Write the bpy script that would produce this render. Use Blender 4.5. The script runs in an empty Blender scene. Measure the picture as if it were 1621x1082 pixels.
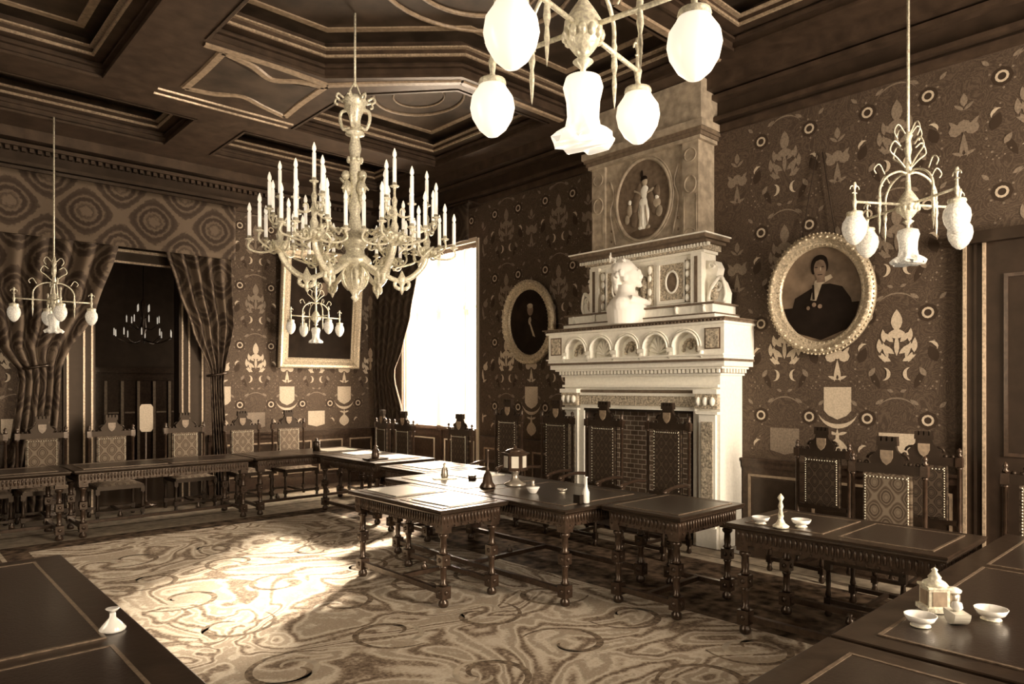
import bpy, bmesh, math, random
from mathutils import Matrix, Vector
random.seed(7)
PI = math.pi
sc = bpy.context.scene
C = sc.collection

# ------------------------------------------------------------------ camera
cd = bpy.data.cameras.new('camera'); cam = bpy.data.objects.new('camera', cd); C.objects.link(cam)
cam.location = (0, 0, 1.75); cam.rotation_euler = (PI/2, 0, math.radians(-43))
cd.sensor_width = 36; cd.lens = 1101/1621*36
cd.shift_x = -8.5/1621; cd.shift_y = 69/1621; cd.clip_start = .05
sc.camera = cam
# ------------------------------------------------------------------ world, light, exposure
sc.view_settings.view_transform = 'Standard'; sc.view_settings.look = 'None'
sc.view_settings.gamma = 1; sc.view_settings.use_curve_mapping = False
sc.view_settings.exposure = -0.12
w = bpy.data.worlds.new('sky'); sc.world = w; w.use_nodes = True
w.node_tree.nodes['Background'].inputs[0].default_value = (1, .83, .62, 1)
w.node_tree.nodes['Background'].inputs[1].default_value = 9.0
def area(name, loc, rot, sx, sy, power, col=(1, .825, .64)):
    l = bpy.data.lights.new(name, 'AREA'); l.shape = 'RECTANGLE'; l.size = sx; l.size_y = sy
    l.energy = power; l.color = col
    o = bpy.data.objects.new(name, l); C.objects.link(o); o.location = loc; o.rotation_euler = rot
    return o
# daylight in the far window (shines toward -X), in the windows of the near wall (toward +Y); left (+X) and anteroom lamps are added fill
area('daylight_far_window', (7.75, 9.63, 2.6), (0, math.radians(78), 0), 3.2, 2.0, 2400)
area('daylight_near_window_a', (2.2, -2.98, 2.4), (math.radians(76), 0, 0), 1.5, 2.4, 130)
area('daylight_near_window_b', (5.2, -2.98, 2.4), (math.radians(76), 0, 0), 1.5, 2.4, 860)
area('anteroom_fill_added', (6.3, 13.4, 1.9), (0, math.radians(80), 0), 1.8, 1.2, 45)  # added lamp that brings out the anteroom panelling, no window known there
area('left_fill_added', (-1.38, 4.2, 2.6), (0, math.radians(-70), 0), 2.4, 1.6, 22)  # added fill light, no window known on this side
sl = bpy.data.lights.new('sun', 'SUN'); sl.energy = 130; sl.angle = math.radians(7); sl.color = (1, .85, .66)
sun = bpy.data.objects.new('sun', sl); C.objects.link(sun)
sun.rotation_euler = Vector((-.80, -.585, -.57)).to_track_quat('-Z', 'Y').to_euler()

# ------------------------------------------------------------------ materials
def mat(name, col, rough=.6, metal=0, emit=None, estr=0, noise=None, bump=0, coat=0, spec=.5):
    m = bpy.data.materials.new(name); m.use_nodes = True
    nt = m.node_tree; b = nt.nodes['Principled BSDF']
    b.inputs['Base Color'].default_value = (*col, 1); b.inputs['Roughness'].default_value = rough
    b.inputs['Metallic'].default_value = metal; b.inputs['Coat Weight'].default_value = coat
    b.inputs['Coat Roughness'].default_value = .2
    b.inputs['Specular IOR Level'].default_value = spec
    if max(col) < .2: b.inputs['Specular Tint'].default_value = (1, .80, .62, 1)
    if emit: b.inputs['Emission Color'].default_value = (*emit, 1); b.inputs['Emission Strength'].default_value = estr
    tc = nt.nodes.new('ShaderNodeTexCoord')
    n = nt.nodes.new('ShaderNodeTexNoise'); n.inputs['Scale'].default_value = (noise or (20,))[0]; n.inputs['Detail'].default_value = 6
    nt.links.new(tc.outputs['Object'], n.inputs['Vector'])
    if noise:
        r = nt.nodes.new('ShaderNodeValToRGB'); a = noise[1]
        r.color_ramp.elements[0].position = .35; r.color_ramp.elements[1].position = .68
        r.color_ramp.elements[0].color = (*[c*(1-a) for c in col], 1); r.color_ramp.elements[1].color = (*[min(1, c*(1+a)) for c in col], 1)
        nt.links.new(n.outputs['Fac'], r.inputs['Fac']); nt.links.new(r.outputs['Color'], b.inputs['Base Color'])
    if bump:
        bp = nt.nodes.new('ShaderNodeBump'); bp.inputs['Strength'].default_value = bump; bp.inputs['Distance'].default_value = .01
        nt.links.new(n.outputs['Fac'], bp.inputs['Height']); nt.links.new(bp.outputs['Normal'], b.inputs['Normal'])
    return m
class G:                                              # tiny node graph helper
    def __init__(s, m): s.nt = m.node_tree; s.b = s.nt.nodes['Principled BSDF']
    def n(s, t, **k):
        x = s.nt.nodes.new(t)
        for a, v in k.items(): setattr(x, a, v)
        return x
    def math(s, op, a, b=0, c=None):
        x = s.n('ShaderNodeMath', operation=op)
        for i, v in enumerate((a, b, c)):
            if v is None: continue
            if isinstance(v, (int, float)): x.inputs[i].default_value = v
            else: s.nt.links.new(v, x.inputs[i])
        return x.outputs[0]
    def ramp(s, fac, stops, interp='LINEAR'):
        r = s.n('ShaderNodeValToRGB'); r.color_ramp.interpolation = interp
        e = r.color_ramp.elements
        while len(e) < len(stops): e.new(.5)
        for el, (p, c) in zip(e, stops): el.position = p; el.color = (*c, 1)
        s.nt.links.new(fac, r.inputs['Fac']); return r.outputs['Color']
    def bump(s, h, st=.4, d=.01):
        bp = s.n('ShaderNodeBump'); bp.inputs['Strength'].default_value = st; bp.inputs['Distance'].default_value = d
        s.nt.links.new(h, bp.inputs['Height']); s.nt.links.new(bp.outputs['Normal'], s.b.inputs['Normal'])
M = {}
M['wood'] = mat('dark_oak', (.019, .0105, .006), .34, noise=(14, .35), bump=.15, coat=.2)
M['wood_paler'] = mat('carved_oak', (.040, .022, .013), .3, noise=(22, .4), bump=.3, coat=.3)  # second, paler oak tone
M['ceil_wood'] = mat('ceiling_oak', (.048, .028, .017), .5, noise=(7, .35), bump=.2)
M['ceil_panel'] = mat('painted_ceiling_panel', (.045, .028, .017), .6, noise=(3.5, .5), bump=.1)
M['rib'] = mat('gilded_ceiling_rib', (.30, .20, .12), .45, noise=(25, .25), bump=.2)
M['gilt_edge'] = mat('gilt_moulding', (.46, .32, .20), .35, metal=.3, noise=(40, .3), bump=.3)
M['gold'] = mat('gilt_bronze', (.82, .67, .47), .3, metal=.2, noise=(60, .3), bump=.3)
M['frame'] = mat('gilt_frame', (.52, .39, .25), .35, metal=.35, noise=(50, .35), bump=.5)
M['stone'] = mat('carved_stone', (.90, .79, .62), .6, noise=(30, .05), bump=.15)
M['stone_relief'] = mat('carved_stone_relief', (.48, .37, .25), .7, noise=(45, .55), bump=1)
M['stone_dark'] = mat('grey_stone', (.15, .10, .063), .7, noise=(18, .25), bump=.4)
M['plaster'] = mat('white_plaster', (.93, .88, .78), .6, emit=None)
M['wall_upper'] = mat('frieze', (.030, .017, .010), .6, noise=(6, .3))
M['motif'] = mat('wallpaper_pale_motif', (.50, .37, .245), .7, noise=(60, .15))
M['motif_mid'] = mat('wallpaper_mid_motif', (.20, .137, .087), .7, noise=(60, .25))
M['motif_dark'] = mat('wallpaper_dark_motif', (.030, .017, .010), .8)
M['leather'] = mat('writing_leather', (.020, .012, .008), .3, noise=(80, .25), bump=.15, coat=.3)
M['paper'] = mat('blotting_paper', (.62, .52, .39), .35, noise=(8, .06), coat=.3)
M['glass_white'] = mat('milk_glass', (.85, .78, .66), .25, emit=(1, .87, .68), estr=.9)
M['glass_lit'] = mat('cut_glass_lit', (.75, .66, .52), .2, emit=(1, .85, .64), estr=.22, noise=(70, .3), bump=.6)
M['candle'] = mat('candle_wax_glow', (.93, .86, .73), .45, emit=(1, .88, .7), estr=.45)  # wax given a glow of its own so the candles look brightly lit
M['bulb'] = mat('flame_bulb', (.9, .82, .66), .25, emit=(1, .86, .64), estr=.6)
M['china'] = mat('white_china', (.80, .72, .60), .18, coat=.5)
M['pewter'] = mat('pewter', (.42, .33, .24), .25, metal=.6)
M['black'] = mat('black_iron', (.015, .010, .007), .35)
M['paint_dark'] = mat('old_painting_ground', (.014, .008, .005), .75, noise=(4, .5), spec=.15)
M['paint_sky'] = mat('painted_sky', (.13, .083, .05), .55, noise=(5, .45))
M['paint_coat'] = mat('painted_coat', (.010, .006, .004), .75, noise=(8, .3), spec=.15)
M['paint_skin'] = mat('painted_skin', (.16, .10, .063), .55, noise=(9, .35))
M['paint_light'] = mat('painted_linen', (.33, .24, .15), .55, noise=(12, .3))
M['white_frame'] = mat('pale_painted_joinery', (.55, .44, .31), .4)
M['joinery'] = mat('dark_door_joinery', (.018, .010, .006), .5, noise=(10, .3), bump=.1)
M['net'] = mat('net_curtain', (.9, .84, .73), .8)
M['border'] = mat('tooled_border', (.13, .085, .053), .3, noise=(60, .4))
M['cord'] = mat('hanging_cord', (.02, .012, .008), .8)
b_ = M['net'].node_tree.nodes['Principled BSDF']; b_.inputs['Alpha'].default_value = .42; b_.inputs['Transmission Weight'].default_value = 0
M['soot'] = mat('sooty_firebox', (.018, .011, .007), .9, noise=(10, .4))
M['chimney'] = mat('weathered_chimney_breast', (.36, .265, .175), .65, noise=(11, .28), bump=.3)
M['skirt'] = mat('pale_stone_margin', (.40, .30, .20), .6, noise=(10, .3), bump=.2)

# wallpaper ground: dark damask of swirling tone on tone
M['wallpaper'] = m = mat('wallpaper_ground', (.075, .046, .028), .7)
g = G(m); tc = g.n('ShaderNodeTexCoord'); nz = g.n('ShaderNodeTexNoise'); nz.inputs['Scale'].default_value = 5; nz.inputs['Detail'].default_value = 3; nz.inputs['Distortion'].default_value = 1.6
g.nt.links.new(tc.outputs['Object'], nz.inputs['Vector'])
sn = g.math('SINE', g.math('MULTIPLY', nz.outputs['Fac'], 70))
n2 = g.n('ShaderNodeTexNoise'); n2.inputs['Scale'].default_value = 90; g.nt.links.new(tc.outputs['Object'], n2.inputs['Vector'])
fz = g.math('ADD', g.math('MULTIPLY', sn, .3), n2.outputs['Fac'])
g.nt.links.new(g.ramp(fz, [(.1, (.042, .026, .0165)), (.55, (.066, .041, .026)), (.95, (.10, .066, .042))]), g.b.inputs['Base Color'])

# ogee patterned curtain stuff (UV space, metres)
def ogee(name, base, line, light, su, sv):
    m = mat(name, base, .75); g = G(m)
    tc = g.n('ShaderNodeTexCoord'); sp = g.n('ShaderNodeSeparateXYZ'); g.nt.links.new(tc.outputs['UV'], sp.inputs[0])
    cu = g.math('COSINE', g.math('MULTIPLY', sp.outputs[0], 2*PI/su)); cv = g.math('COSINE', g.math('MULTIPLY', sp.outputs[1], 2*PI/sv))
    s = g.math('ADD', cu, cv)                      # -2..2, lattice of medallions
    a = g.math('ABSOLUTE', s)
    n2 = g.n('ShaderNodeTexNoise'); n2.inputs['Scale'].default_value = 22; g.nt.links.new(tc.outputs['UV'], n2.inputs['Vector'])
    a = g.math('ADD', g.math('DIVIDE', a, 2), g.math('MULTIPLY', g.math('SUBTRACT', n2.outputs['Fac'], .5), .22))
    col = g.ramp(a, [(0, light), (.10, light), (.16, base), (.34, line), (.42, base), (.50, light), (.60, line), (.72, line), (.80, light), (.9, base), (.96, light)])
    g.nt.links.new(col, g.b.inputs['Base Color'])
    return m
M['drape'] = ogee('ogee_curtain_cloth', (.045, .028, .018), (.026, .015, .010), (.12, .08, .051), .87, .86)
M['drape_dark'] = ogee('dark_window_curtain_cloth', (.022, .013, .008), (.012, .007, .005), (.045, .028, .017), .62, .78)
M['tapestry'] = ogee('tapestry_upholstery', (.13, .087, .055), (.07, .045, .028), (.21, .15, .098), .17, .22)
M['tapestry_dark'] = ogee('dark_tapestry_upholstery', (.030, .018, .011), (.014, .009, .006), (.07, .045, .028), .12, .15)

# carpet: pale ground with dark swirling scrolls
M['carpet'] = m = mat('scrolled_carpet', (.4, .3, .2), .95, spec=.1)
g = G(m); tc = g.n('ShaderNodeTexCoord')
nz = g.n('ShaderNodeTexNoise'); nz.inputs['Scale'].default_value = .8; nz.inputs['Detail'].default_value = 2.2; nz.inputs['Distortion'].default_value = 1.7
g.nt.links.new(tc.outputs['Object'], nz.inputs['Vector'])
s1 = g.math('SINE', g.math('MULTIPLY', nz.outputs['Fac'], 44))
fine = g.n('ShaderNodeTexNoise'); fine.inputs['Scale'].default_value = 45; g.nt.links.new(tc.outputs['Object'], fine.inputs['Vector'])
vv = g.math('ADD', g.math('ADD', g.math('MULTIPLY', s1, .33), .5), g.math('MULTIPLY', g.math('SUBTRACT', fine.outputs['Fac'], .5), .5))
g.nt.links.new(g.ramp(vv, [(0.06, (.10, .062, .038)), (.22, (.22, .15, .096)), (.34, (.42, .31, .21)), (.6, (.58, .46, .33)), (.80, (.33, .24, .16)), (.95, (.42, .31, .21))]), g.b.inputs['Base Color'])
g.bump(fine.outputs['Fac'], .5, .008)
M['carpet_border_shade'] = m = mat('carpet_border_shade', (.095, .06, .037), .95, noise=(9, .8), spec=.1)  # border tone, also used as painted shade on the right side
M['carpet_line'] = mat('carpet_outline', (.17, .115, .072), .95, noise=(30, .5), spec=.1)
M['parquet'] = m = mat('parquet', (.10, .062, .037), .25, coat=.3)
g = G(m); tc = g.n('ShaderNodeTexCoord'); br = g.n('ShaderNodeTexBrick'); br.inputs['Scale'].default_value = 2.2
br.inputs['Color1'].default_value = (.12, .075, .045, 1); br.inputs['Color2'].default_value = (.075, .045, .027, 1); br.inputs['Mortar'].default_value = (.02, .012, .007, 1)
br.inputs['Mortar Size'].default_value = .01; br.inputs['Row Height'].default_value = .18
g.nt.links.new(tc.outputs['Object'], br.inputs['Vector']); g.nt.links.new(br.outputs['Color'], g.b.inputs['Base Color'])
M['brick'] = m = mat('firebrick', (.1, .06, .04), .9)
g = G(m); tc = g.n('ShaderNodeTexCoord'); mp = g.n('ShaderNodeMapping'); mp.inputs['Rotation'].default_value = (0, PI/2, PI/2)
br = g.n('ShaderNodeTexBrick'); br.inputs['Scale'].default_value = 4.2
sp = g.n('ShaderNodeSeparateXYZ'); cb = g.n('ShaderNodeCombineXYZ'); g.nt.links.new(tc.outputs['Object'], sp.inputs[0])
g.nt.links.new(sp.outputs[1], cb.inputs[0]); g.nt.links.new(sp.outputs[2], cb.inputs[1])
br.inputs['Color1'].default_value = (.30, .20, .13, 1); br.inputs['Color2'].default_value = (.2, .13, .085, 1); br.inputs['Mortar'].default_value = (.85, .68, .5, 1)
br.inputs['Mortar Size'].default_value = .022
g.nt.links.new(cb.outputs[0], br.inputs['Vector']); g.nt.links.new(br.outputs['Color'], g.b.inputs['Base Color'])

def soften(c):                                        # the print's brown is greyer than raw umber
    r_, g_, b_ = c[:3]; return (r_, min(r_*.97, g_*1.12), min(r_*.90, b_*1.26), 1)
for m_ in bpy.data.materials:
    for nd in m_.node_tree.nodes:
        if nd.type == 'VALTORGB':
            for el in nd.color_ramp.elements: el.color = soften(el.color)
        elif nd.type == 'TEX_BRICK':
            for k_ in ('Color1', 'Color2', 'Mortar'): nd.inputs[k_].default_value = soften(nd.inputs[k_].default_value)
        elif nd.type == 'BSDF_PRINCIPLED': nd.inputs['Base Color'].default_value = soften(nd.inputs['Base Color'].default_value)
# ------------------------------------------------------------------ mesh builder
class MB:
    def __init__(s, M4=None): s.v = []; s.f = []; s.mi = []; s.sm = []; s.M = M4 or Matrix(); s.cur = 0; s.uv = None
    def add(s, vs, fs, smooth=False):
        o = len(s.v)
        s.v += [tuple(s.M @ Vector(p)) for p in vs]
        for f in fs: s.f.append([i+o for i in f]); s.mi.append(s.cur); s.sm.append(smooth)
        return s
    def mat(s, i): s.cur = i; return s
    def box(s, x0, x1, y0, y1, z0, z1):
        if x0 > x1: x0, x1 = x1, x0
        if y0 > y1: y0, y1 = y1, y0
        if z0 > z1: z0, z1 = z1, z0
        return s.add([(x0,y0,z0),(x1,y0,z0),(x1,y1,z0),(x0,y1,z0),(x0,y0,z1),(x1,y0,z1),(x1,y1,z1),(x0,y1,z1)],
                     [(0,3,2,1),(4,5,6,7),(0,1,5,4),(1,2,6,5),(2,3,7,6),(3,0,4,7)])
    def lathe(s, prof, c=(0,0,0), n=14, T=None, wav=None):
        vs = []; fs = []
        for k, (r, z) in enumerate(prof):
            for i in range(n):
                a = 2*PI*i/n; rr = r; zz = z
                if wav: rr, zz = wav(k, a, r, z)
                p = Vector((rr*math.cos(a), rr*math.sin(a), zz))
                if T: p = T @ p
                vs.append((p.x+c[0], p.y+c[1], p.z+c[2]))
        for k in range(len(prof)-1):
            for i in range(n):
                j = (i+1) % n
                fs.append((k*n+i, k*n+j, (k+1)*n+j, (k+1)*n+i))
        up = prof[-1][1] >= prof[0][1]
        if prof[0][0] > 1e-5: fs.append(tuple(reversed(range(n))))
        if prof[-1][0] > 1e-5: fs.append(tuple(range((len(prof)-1)*n, len(prof)*n)))
        return s.add(vs, fs, True)
    def ell(s, c, r, n=10, T=None):
        m = max(4, n//2+1)
        pr = [(math.sin(PI*k/m), -math.cos(PI*k/m)) for k in range(m+1)]
        S = Matrix.Diagonal((r[0], r[1], r[2])).to_3x3()
        T2 = (T.to_3x3() @ S) if T else S
        return s.lathe(pr, c, n, T2)
    def tube(s, pts, rad, n=8, closed=False):
        pts = [Vector(p) for p in pts]; N = len(pts)
        if isinstance(rad, (int, float)): rad = [rad]*N
        vs = []; fs = []; prev = None
        for i, p in enumerate(pts):
            if closed: t = pts[(i+1) % N]-pts[i-1]
            else: t = pts[min(i+1, N-1)]-pts[max(i-1, 0)]
            t.normalize()
            if prev is None:
                u = t.orthogonal().normalized()
            else:
                u = (prev - t*prev.dot(t)); u = u.normalized() if u.length > 1e-6 else t.orthogonal().normalized()
            prev = u; b = t.cross(u)
            for k in range(n):
                a = 2*PI*k/n; vs.append(tuple(p+(u*math.cos(a)+b*math.sin(a))*rad[i]))
        for i in range(N if closed else N-1):
            j = (i+1) % N
            for k in range(n):
                l = (k+1) % n; fs.append((i*n+k, i*n+l, j*n+l, j*n+k))
        if not closed: fs.append(tuple(reversed(range(n)))); fs.append(tuple(range((N-1)*n, N*n)))
        return s.add(vs, fs, True)
    def prism(s, poly, a, b, T=None):          # polygon in local xy extruded from z=a to z=b
        n = len(poly)
        vs = [(x, y, a) for x, y in poly]+[(x, y, b) for x, y in poly]
        if T: vs = [tuple(T @ Vector(p)) for p in vs]
        fs = [tuple(reversed(range(n))), tuple(range(n, 2*n))]+[(i, (i+1) % n, (i+1) % n+n, i+n) for i in range(n)]
        return s.add(vs, fs)
    def sweep(s, path, prof, closed=True):     # profile (outward, up) mitred round a plan polygon (ccw)
        n = len(path); P = [Vector((x, y)) for x, y in path]; vs = []; fs = []; m = len(prof)
        for i in range(n):
            a = P[i-1] if (closed or i > 0) else None; c = P[(i+1) % n] if (closed or i < n-1) else None
            d1 = (P[i]-a).normalized() if a is not None else (c-P[i]).normalized()
            d2 = (c-P[i]).normalized() if c is not None else d1
            n1 = Vector((d1.y, -d1.x)); n2 = Vector((d2.y, -d2.x)); k = n1+n2
            k = k/max(.3, k.dot(n1)) if k.length > 1e-6 else n1
            for o, z in prof: q = P[i]+k*o; vs.append((q.x, q.y, z))
        for i in range(n if closed else n-1):
            j = (i+1) % n
            for q in range(m-1): fs.append((i*m+q, j*m+q, j*m+q+1, i*m+q+1))
        if not closed: fs.append(tuple(range(m))); fs.append(tuple(reversed(range((n-1)*m, n*m))))
        return s.add(vs, fs)
    def mesh(s, name, mats):
        me = bpy.data.meshes.new(name); me.from_pydata(s.v, [], s.f)
        for m in (mats if isinstance(mats, (list, tuple)) else [mats]): me.materials.append(m)
        me.polygons.foreach_set('material_index', s.mi); me.polygons.foreach_set('use_smooth', s.sm)
        if s.uv:
            ul = me.uv_layers.new(name='UVMap')
            for l in me.loops: ul.data[l.index].uv = s.uv(me.vertices[l.vertex_index].co)
        me.validate(); me.update()
        bm = bmesh.new(); bm.from_mesh(me); bmesh.ops.recalc_face_normals(bm, faces=bm.faces); bm.to_mesh(me); bm.free()
        return me
def obj(name, mb, mats, parent=None, loc=None, rotz=None):
    me = mb if isinstance(mb, bpy.types.Mesh) else mb.mesh(name, mats)
    o = bpy.data.objects.new(name, me); C.objects.link(o)
    if parent: o.parent = parent
    if loc: o.location = loc
    if rotz is not None: o.rotation_euler.z = rotz
    return o
def thing(name, label, cat, loc=(0, 0, 0), rotz=0, group=None):
    o = bpy.data.objects.new(name, None); C.objects.link(o); o.empty_display_size = .1
    o.location = loc; o.rotation_euler = (0, 0, rotz); tag(o, label, cat, group); return o
def tag(o, label, cat, group=None):
    o['label'] = label; o['category'] = cat
    if group: o['group'] = group
    return o
def struct(o): o['kind'] = 'structure'; return o
def copy_tree(o, label=None, loc=None, rotz=None, parent=None):
    c = o.copy(); C.objects.link(c)
    if parent: c.parent = parent
    if label: c['label'] = label
    if loc is not None: c.location = loc
    if rotz is not None: c.rotation_euler.z = rotz
    for ch in list(o.children): copy_tree(ch, parent=c)
    return c
def arc(cx, cy, r, a0, a1, n):
    return [(cx+r*math.cos(a0+(a1-a0)*i/n), cy+r*math.sin(a0+(a1-a0)*i/n)) for i in range(n+1)]
def bez(p, n=10):                              # Catmull-Rom through points
    P = [Vector(q) for q in p]; P = [P[0]*2-P[1]]+P+[P[-1]*2-P[-2]]; out = []
    for i in range(1, len(P)-2):
        for k in range(n):
            t = k/n; a, b, c, d = P[i-1:i+3]
            out.append(.5*((2*b)+(c-a)*t+(2*a-5*b+4*c-d)*t*t+(3*b-a-3*c+d)*t**3))
    out.append(P[-2]); return [tuple(q) for q in out]

XW, YB, ZC, ZF = 7.1, 11.55, 5.2, 4.68          # right wall, back wall, beam underside, frieze bottom
X0, Y0 = -1.4, -3.0
# ------------------------------------------------------------------ flat motifs of the wallpaper (u, v) plane
def leaf(u, v, l, w, a, n=5):
    pts = []
    for i in range(n+1): t = i/n; pts.append((w/2*math.sin(PI*t)**.8*(1.2-.4*t), l*t))
    for i in range(n-1, 0, -1): t = i/n; pts.append((-w/2*math.sin(PI*t)**.8*(1.2-.4*t), l*t))
    ca, sa = math.cos(a), math.sin(a)
    return [(u+x*ca-y*sa, v+x*sa+y*ca) for x, y in pts]
def disc(u, v, r, n=8): return [(u+r*math.cos(2*PI*i/n), v+r*math.sin(2*PI*i/n)) for i in range(n)]
def crescent(u, v, r, w, a0, a1, n=8):
    o = []; i_ = []
    for i in range(n+1):
        t = i/n; a = a0+(a1-a0)*t; ww = w*math.sin(PI*t)
        o.append((u+r*math.cos(a), v+r*math.sin(a))); i_.append((u+(r-ww)*math.cos(a), v+(r-ww)*math.sin(a)))
    return o+i_[-2:0:-1]
def ringq(u, v, r, w, n=12):
    qs = []
    for i in range(n):
        a, b = 2*PI*i/n, 2*PI*(i+1)/n
        qs.append([(u+r*math.cos(a), v+r*math.sin(a)), (u+r*math.cos(b), v+r*math.sin(b)), (u+(r-w)*math.cos(b), v+(r-w)*math.sin(b)), (u+(r-w)*math.cos(a), v+(r-w)*math.sin(a))])
    return qs
def flame(u, v):                                # v = foot of motif, .46 tall
    L = [leaf(u, v+.27, .21, .10, 0), leaf(u, v+.20, .10, .15, 0), leaf(u, v+.04, .2, .045, 0)]
    for s in (-1, 1):
        L += [leaf(u+s*.03, v+.17, .13, .05, -s*.75), leaf(u+s*.11, v+.17, .13, .045, -s*.1),
              leaf(u+s*.02, v+.06, .17, .055, -s*.95), leaf(u+s*.15, v+.07, .14, .05, -s*.05),
              leaf(u+s*.05, v-.01, .13, .045, -s*1.1), leaf(u+s*.10, v-.02, .1, .04, -s*.35), leaf(u+s*.075, v+.02, .16, .04, -s*.3)]
    return L
def paper_motifs(c0, u0, u1, zmax, skip):
    pale, mid, dark = [], [], []
    P = 1.1; k0 = math.floor((u0-c0)/P)-1; k1 = math.ceil((u1-c0)/P)+1
    rng = random.Random(3)
    for k in range(k0, k1+1):
        c = c0+k*P; h = c+P/2
        for r in range(-1, 4):
            vb = 1.99+.99*r
            if r >= 0: (pale if r == 0 else mid).extend(flame(c, vb)) if r < 2 else mid.extend(flame(c, vb))
            for s in (-1, 1):
                pu = c+s*.265; pv = vb-.56+.99
                for q in ringq(pu, pv, .052, .020): pale.append(q)
                dark.append(disc(pu, pv, .085, 8))
                for a in range(6): mid.append(disc(pu+.10*math.cos(a*PI/3+.4), pv+.10*math.sin(a*PI/3+.4), .011, 5))
                pale.append(crescent(c+s*.115, vb-.13, .062, .035, PI/2-s*.0 if s < 0 else PI/2, PI/2-PI*1.05 if s < 0 else PI/2+PI*1.05))
                pale.append(crescent(c+s*.30, vb+.12, .05, .03, -.6, 2.2) if s > 0 else crescent(c-.30, vb+.12, .05, .03, PI-2.2, PI+.6))
                dark.append(leaf(c+s*.15, vb-.27, .22, .06, -s*.45))
                dark.append(leaf(c+s*.34, vb-.02, .16, .09, s*.4))
                mid.append(leaf(c+s*.25, vb-.15, .10, .05, s*.6))
                mid.append(leaf(c+s*.03, vb-.30, .06, .03, -s*1.2))
                mid.append(leaf(c+s*.19, vb-.42, .09, .035, s*1.0))
                mid.append(leaf(c+s*.36, vb-.44, .08, .035, -s*.8))
                for i in range(9):
                    t = i/8; a = -1.1+2.4*t
                    mid.append(disc(c+s*(.24+.14*math.cos(a)), vb-.03+.24*math.sin(a), .0085+.003*(i % 2), 5))
                for i in range(6):
                    t = i/5; mid.append(disc(c+s*(.20+.22*t), vb-.20-.07*math.sin(t*PI), .008, 5))
            mid.append(crescent(c, vb-.55, .2, .015, PI*.15, PI*.85, 10))
            # bouquet column between the flames
            if r >= 0:
                B = (pale if r == 0 else mid)
                b = vb-.20
                B += [leaf(h, b+.06, .16, .035, 0), leaf(h-.03, b, .2, .03, -.15), leaf(h+.03, b, .2, .03, .15)]
                for s in (-1, 0, 1): B.append(disc(h+s*.065, b+.25+.03*(s == 0), .055, 8))
                for s in (-1, 1): B += [leaf(h+s*.04, b+.25, .12, .04, -s*.7), leaf(h, b+.02, .1, .03, -s*1.2)]
                mid.append(leaf(h, b+.45, .12, .06, 0)); mid += [leaf(h, b+.42, .1, .03, .9), leaf(h, b+.42, .1, .03, -.9)]
        # escutcheon with a hanging swag under the lowest bouquet
        pale.append([(h-.135, 1.735), (h-.135, 1.50), (h-.09, 1.45), (h, 1.41), (h+.09, 1.45), (h+.135, 1.50), (h+.135, 1.735)])
        pale.append(crescent(h, 1.52, .20, .045, PI*1.1, PI*1.9, 10))
        # plain labels low on the wall and a small crest between them
        B = pale if k % 2 else mid
        B.append([(c-.16, 1.30), (c-.16, 1.06), (c, 1.02), (c+.16, 1.06), (c+.16, 1.30)])
        pale += [leaf(h, 1.01, .22, .2, 0), leaf(h, 1.16, .16, .035, 0), leaf(h, 1.26, .10, .03, 1.3), leaf(h, 1.26, .10, .03, -1.3)]
    def ok(p):
        for u, v in p:
            if u < u0+.02 or u > u1-.02 or v < .99 or v > zmax: return False
            for a, b, c_, d in skip:
                if a-.02 < u < b+.02 and c_-.02 < v < d+.02: return False
        return True
    return [p for p in dark if ok(p)], [p for p in mid if ok(p)], [p for p in pale if ok(p)]
def lay(mb, lists, T, off=(.0015, .003, .0045)):
    for k, ps in enumerate(lists):
        mb.mat(k+1)
        for j, p in enumerate(ps):
            vs = [tuple(T(u, v, off[k]+.00002*(j % 20))) for u, v in p]
            mb.add(vs, [tuple(range(len(vs)))])
    mb.mat(0)

# ------------------------------------------------------------------ room shell
WM = [M['wallpaper'], M['motif_dark'], M['motif_mid'], M['motif'], M['wall_upper']]
mb = MB(); t = .35
mb.box(XW, XW+t, Y0, 8.56, 0, ZF).box(XW, XW+t, 10.70, YB+.2, 0, ZF).box(XW, XW+t, 8.56, 10.70, 4.05, ZF)
mb.mat(4).box(XW, XW+t, Y0, YB+.2, ZF, 5.9).mat(0)
lay(mb, paper_motifs(3.46, -.95, 11.5, 4.62, [(0, 1.9, 0, 3.12), (8.45, 10.8, 0, 4.2), (3.9, 6.25, 0, 2.5), (4.2, 5.95, 0, 5)]), lambda u, v, o: (XW-o, u, v))
struct(obj('wall_right', mb, WM))
DX0, DX1, DZ = 2.36, 3.56, 3.72
mb = MB()
mb.box(X0, DX0, YB, YB+.2, 0, ZF).box(DX1, XW, YB, YB+.2, 0, ZF).box(DX0, DX1, YB, YB+.2, DZ, ZF)
mb.mat(4).box(X0, XW, YB, YB+.2, ZF, 5.9).mat(0)
lay(mb, paper_motifs(4.755, -1.3, 7.05, 4.62, [(1.9, 4.0, 0, 5)]), lambda u, v, o: (u, YB-o, v))
struct(obj('wall_back', mb, WM))
mb = MB(); mb.box(X0-.2, X0, Y0, 3.4, 0, 5.9).box(X0-.2, X0, 5.0, YB+.2, 0, 5.9).box(X0-.2, X0, 3.4, 5.0, 0, 1.2).box(X0-.2, X0, 3.4, 5.0, 4.0, 5.9)
struct(obj('wall_left', mb, [M['wallpaper']]))
mb = MB(); a0, a1, b0, b1 = 1.45, 2.95, 4.45, 5.95
for x0, x1 in ((X0-.2, a0), (a1, b0), (b1, XW+.35)): mb.box(x0, x1, Y0-.2, Y0, 0, 5.9)
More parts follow.
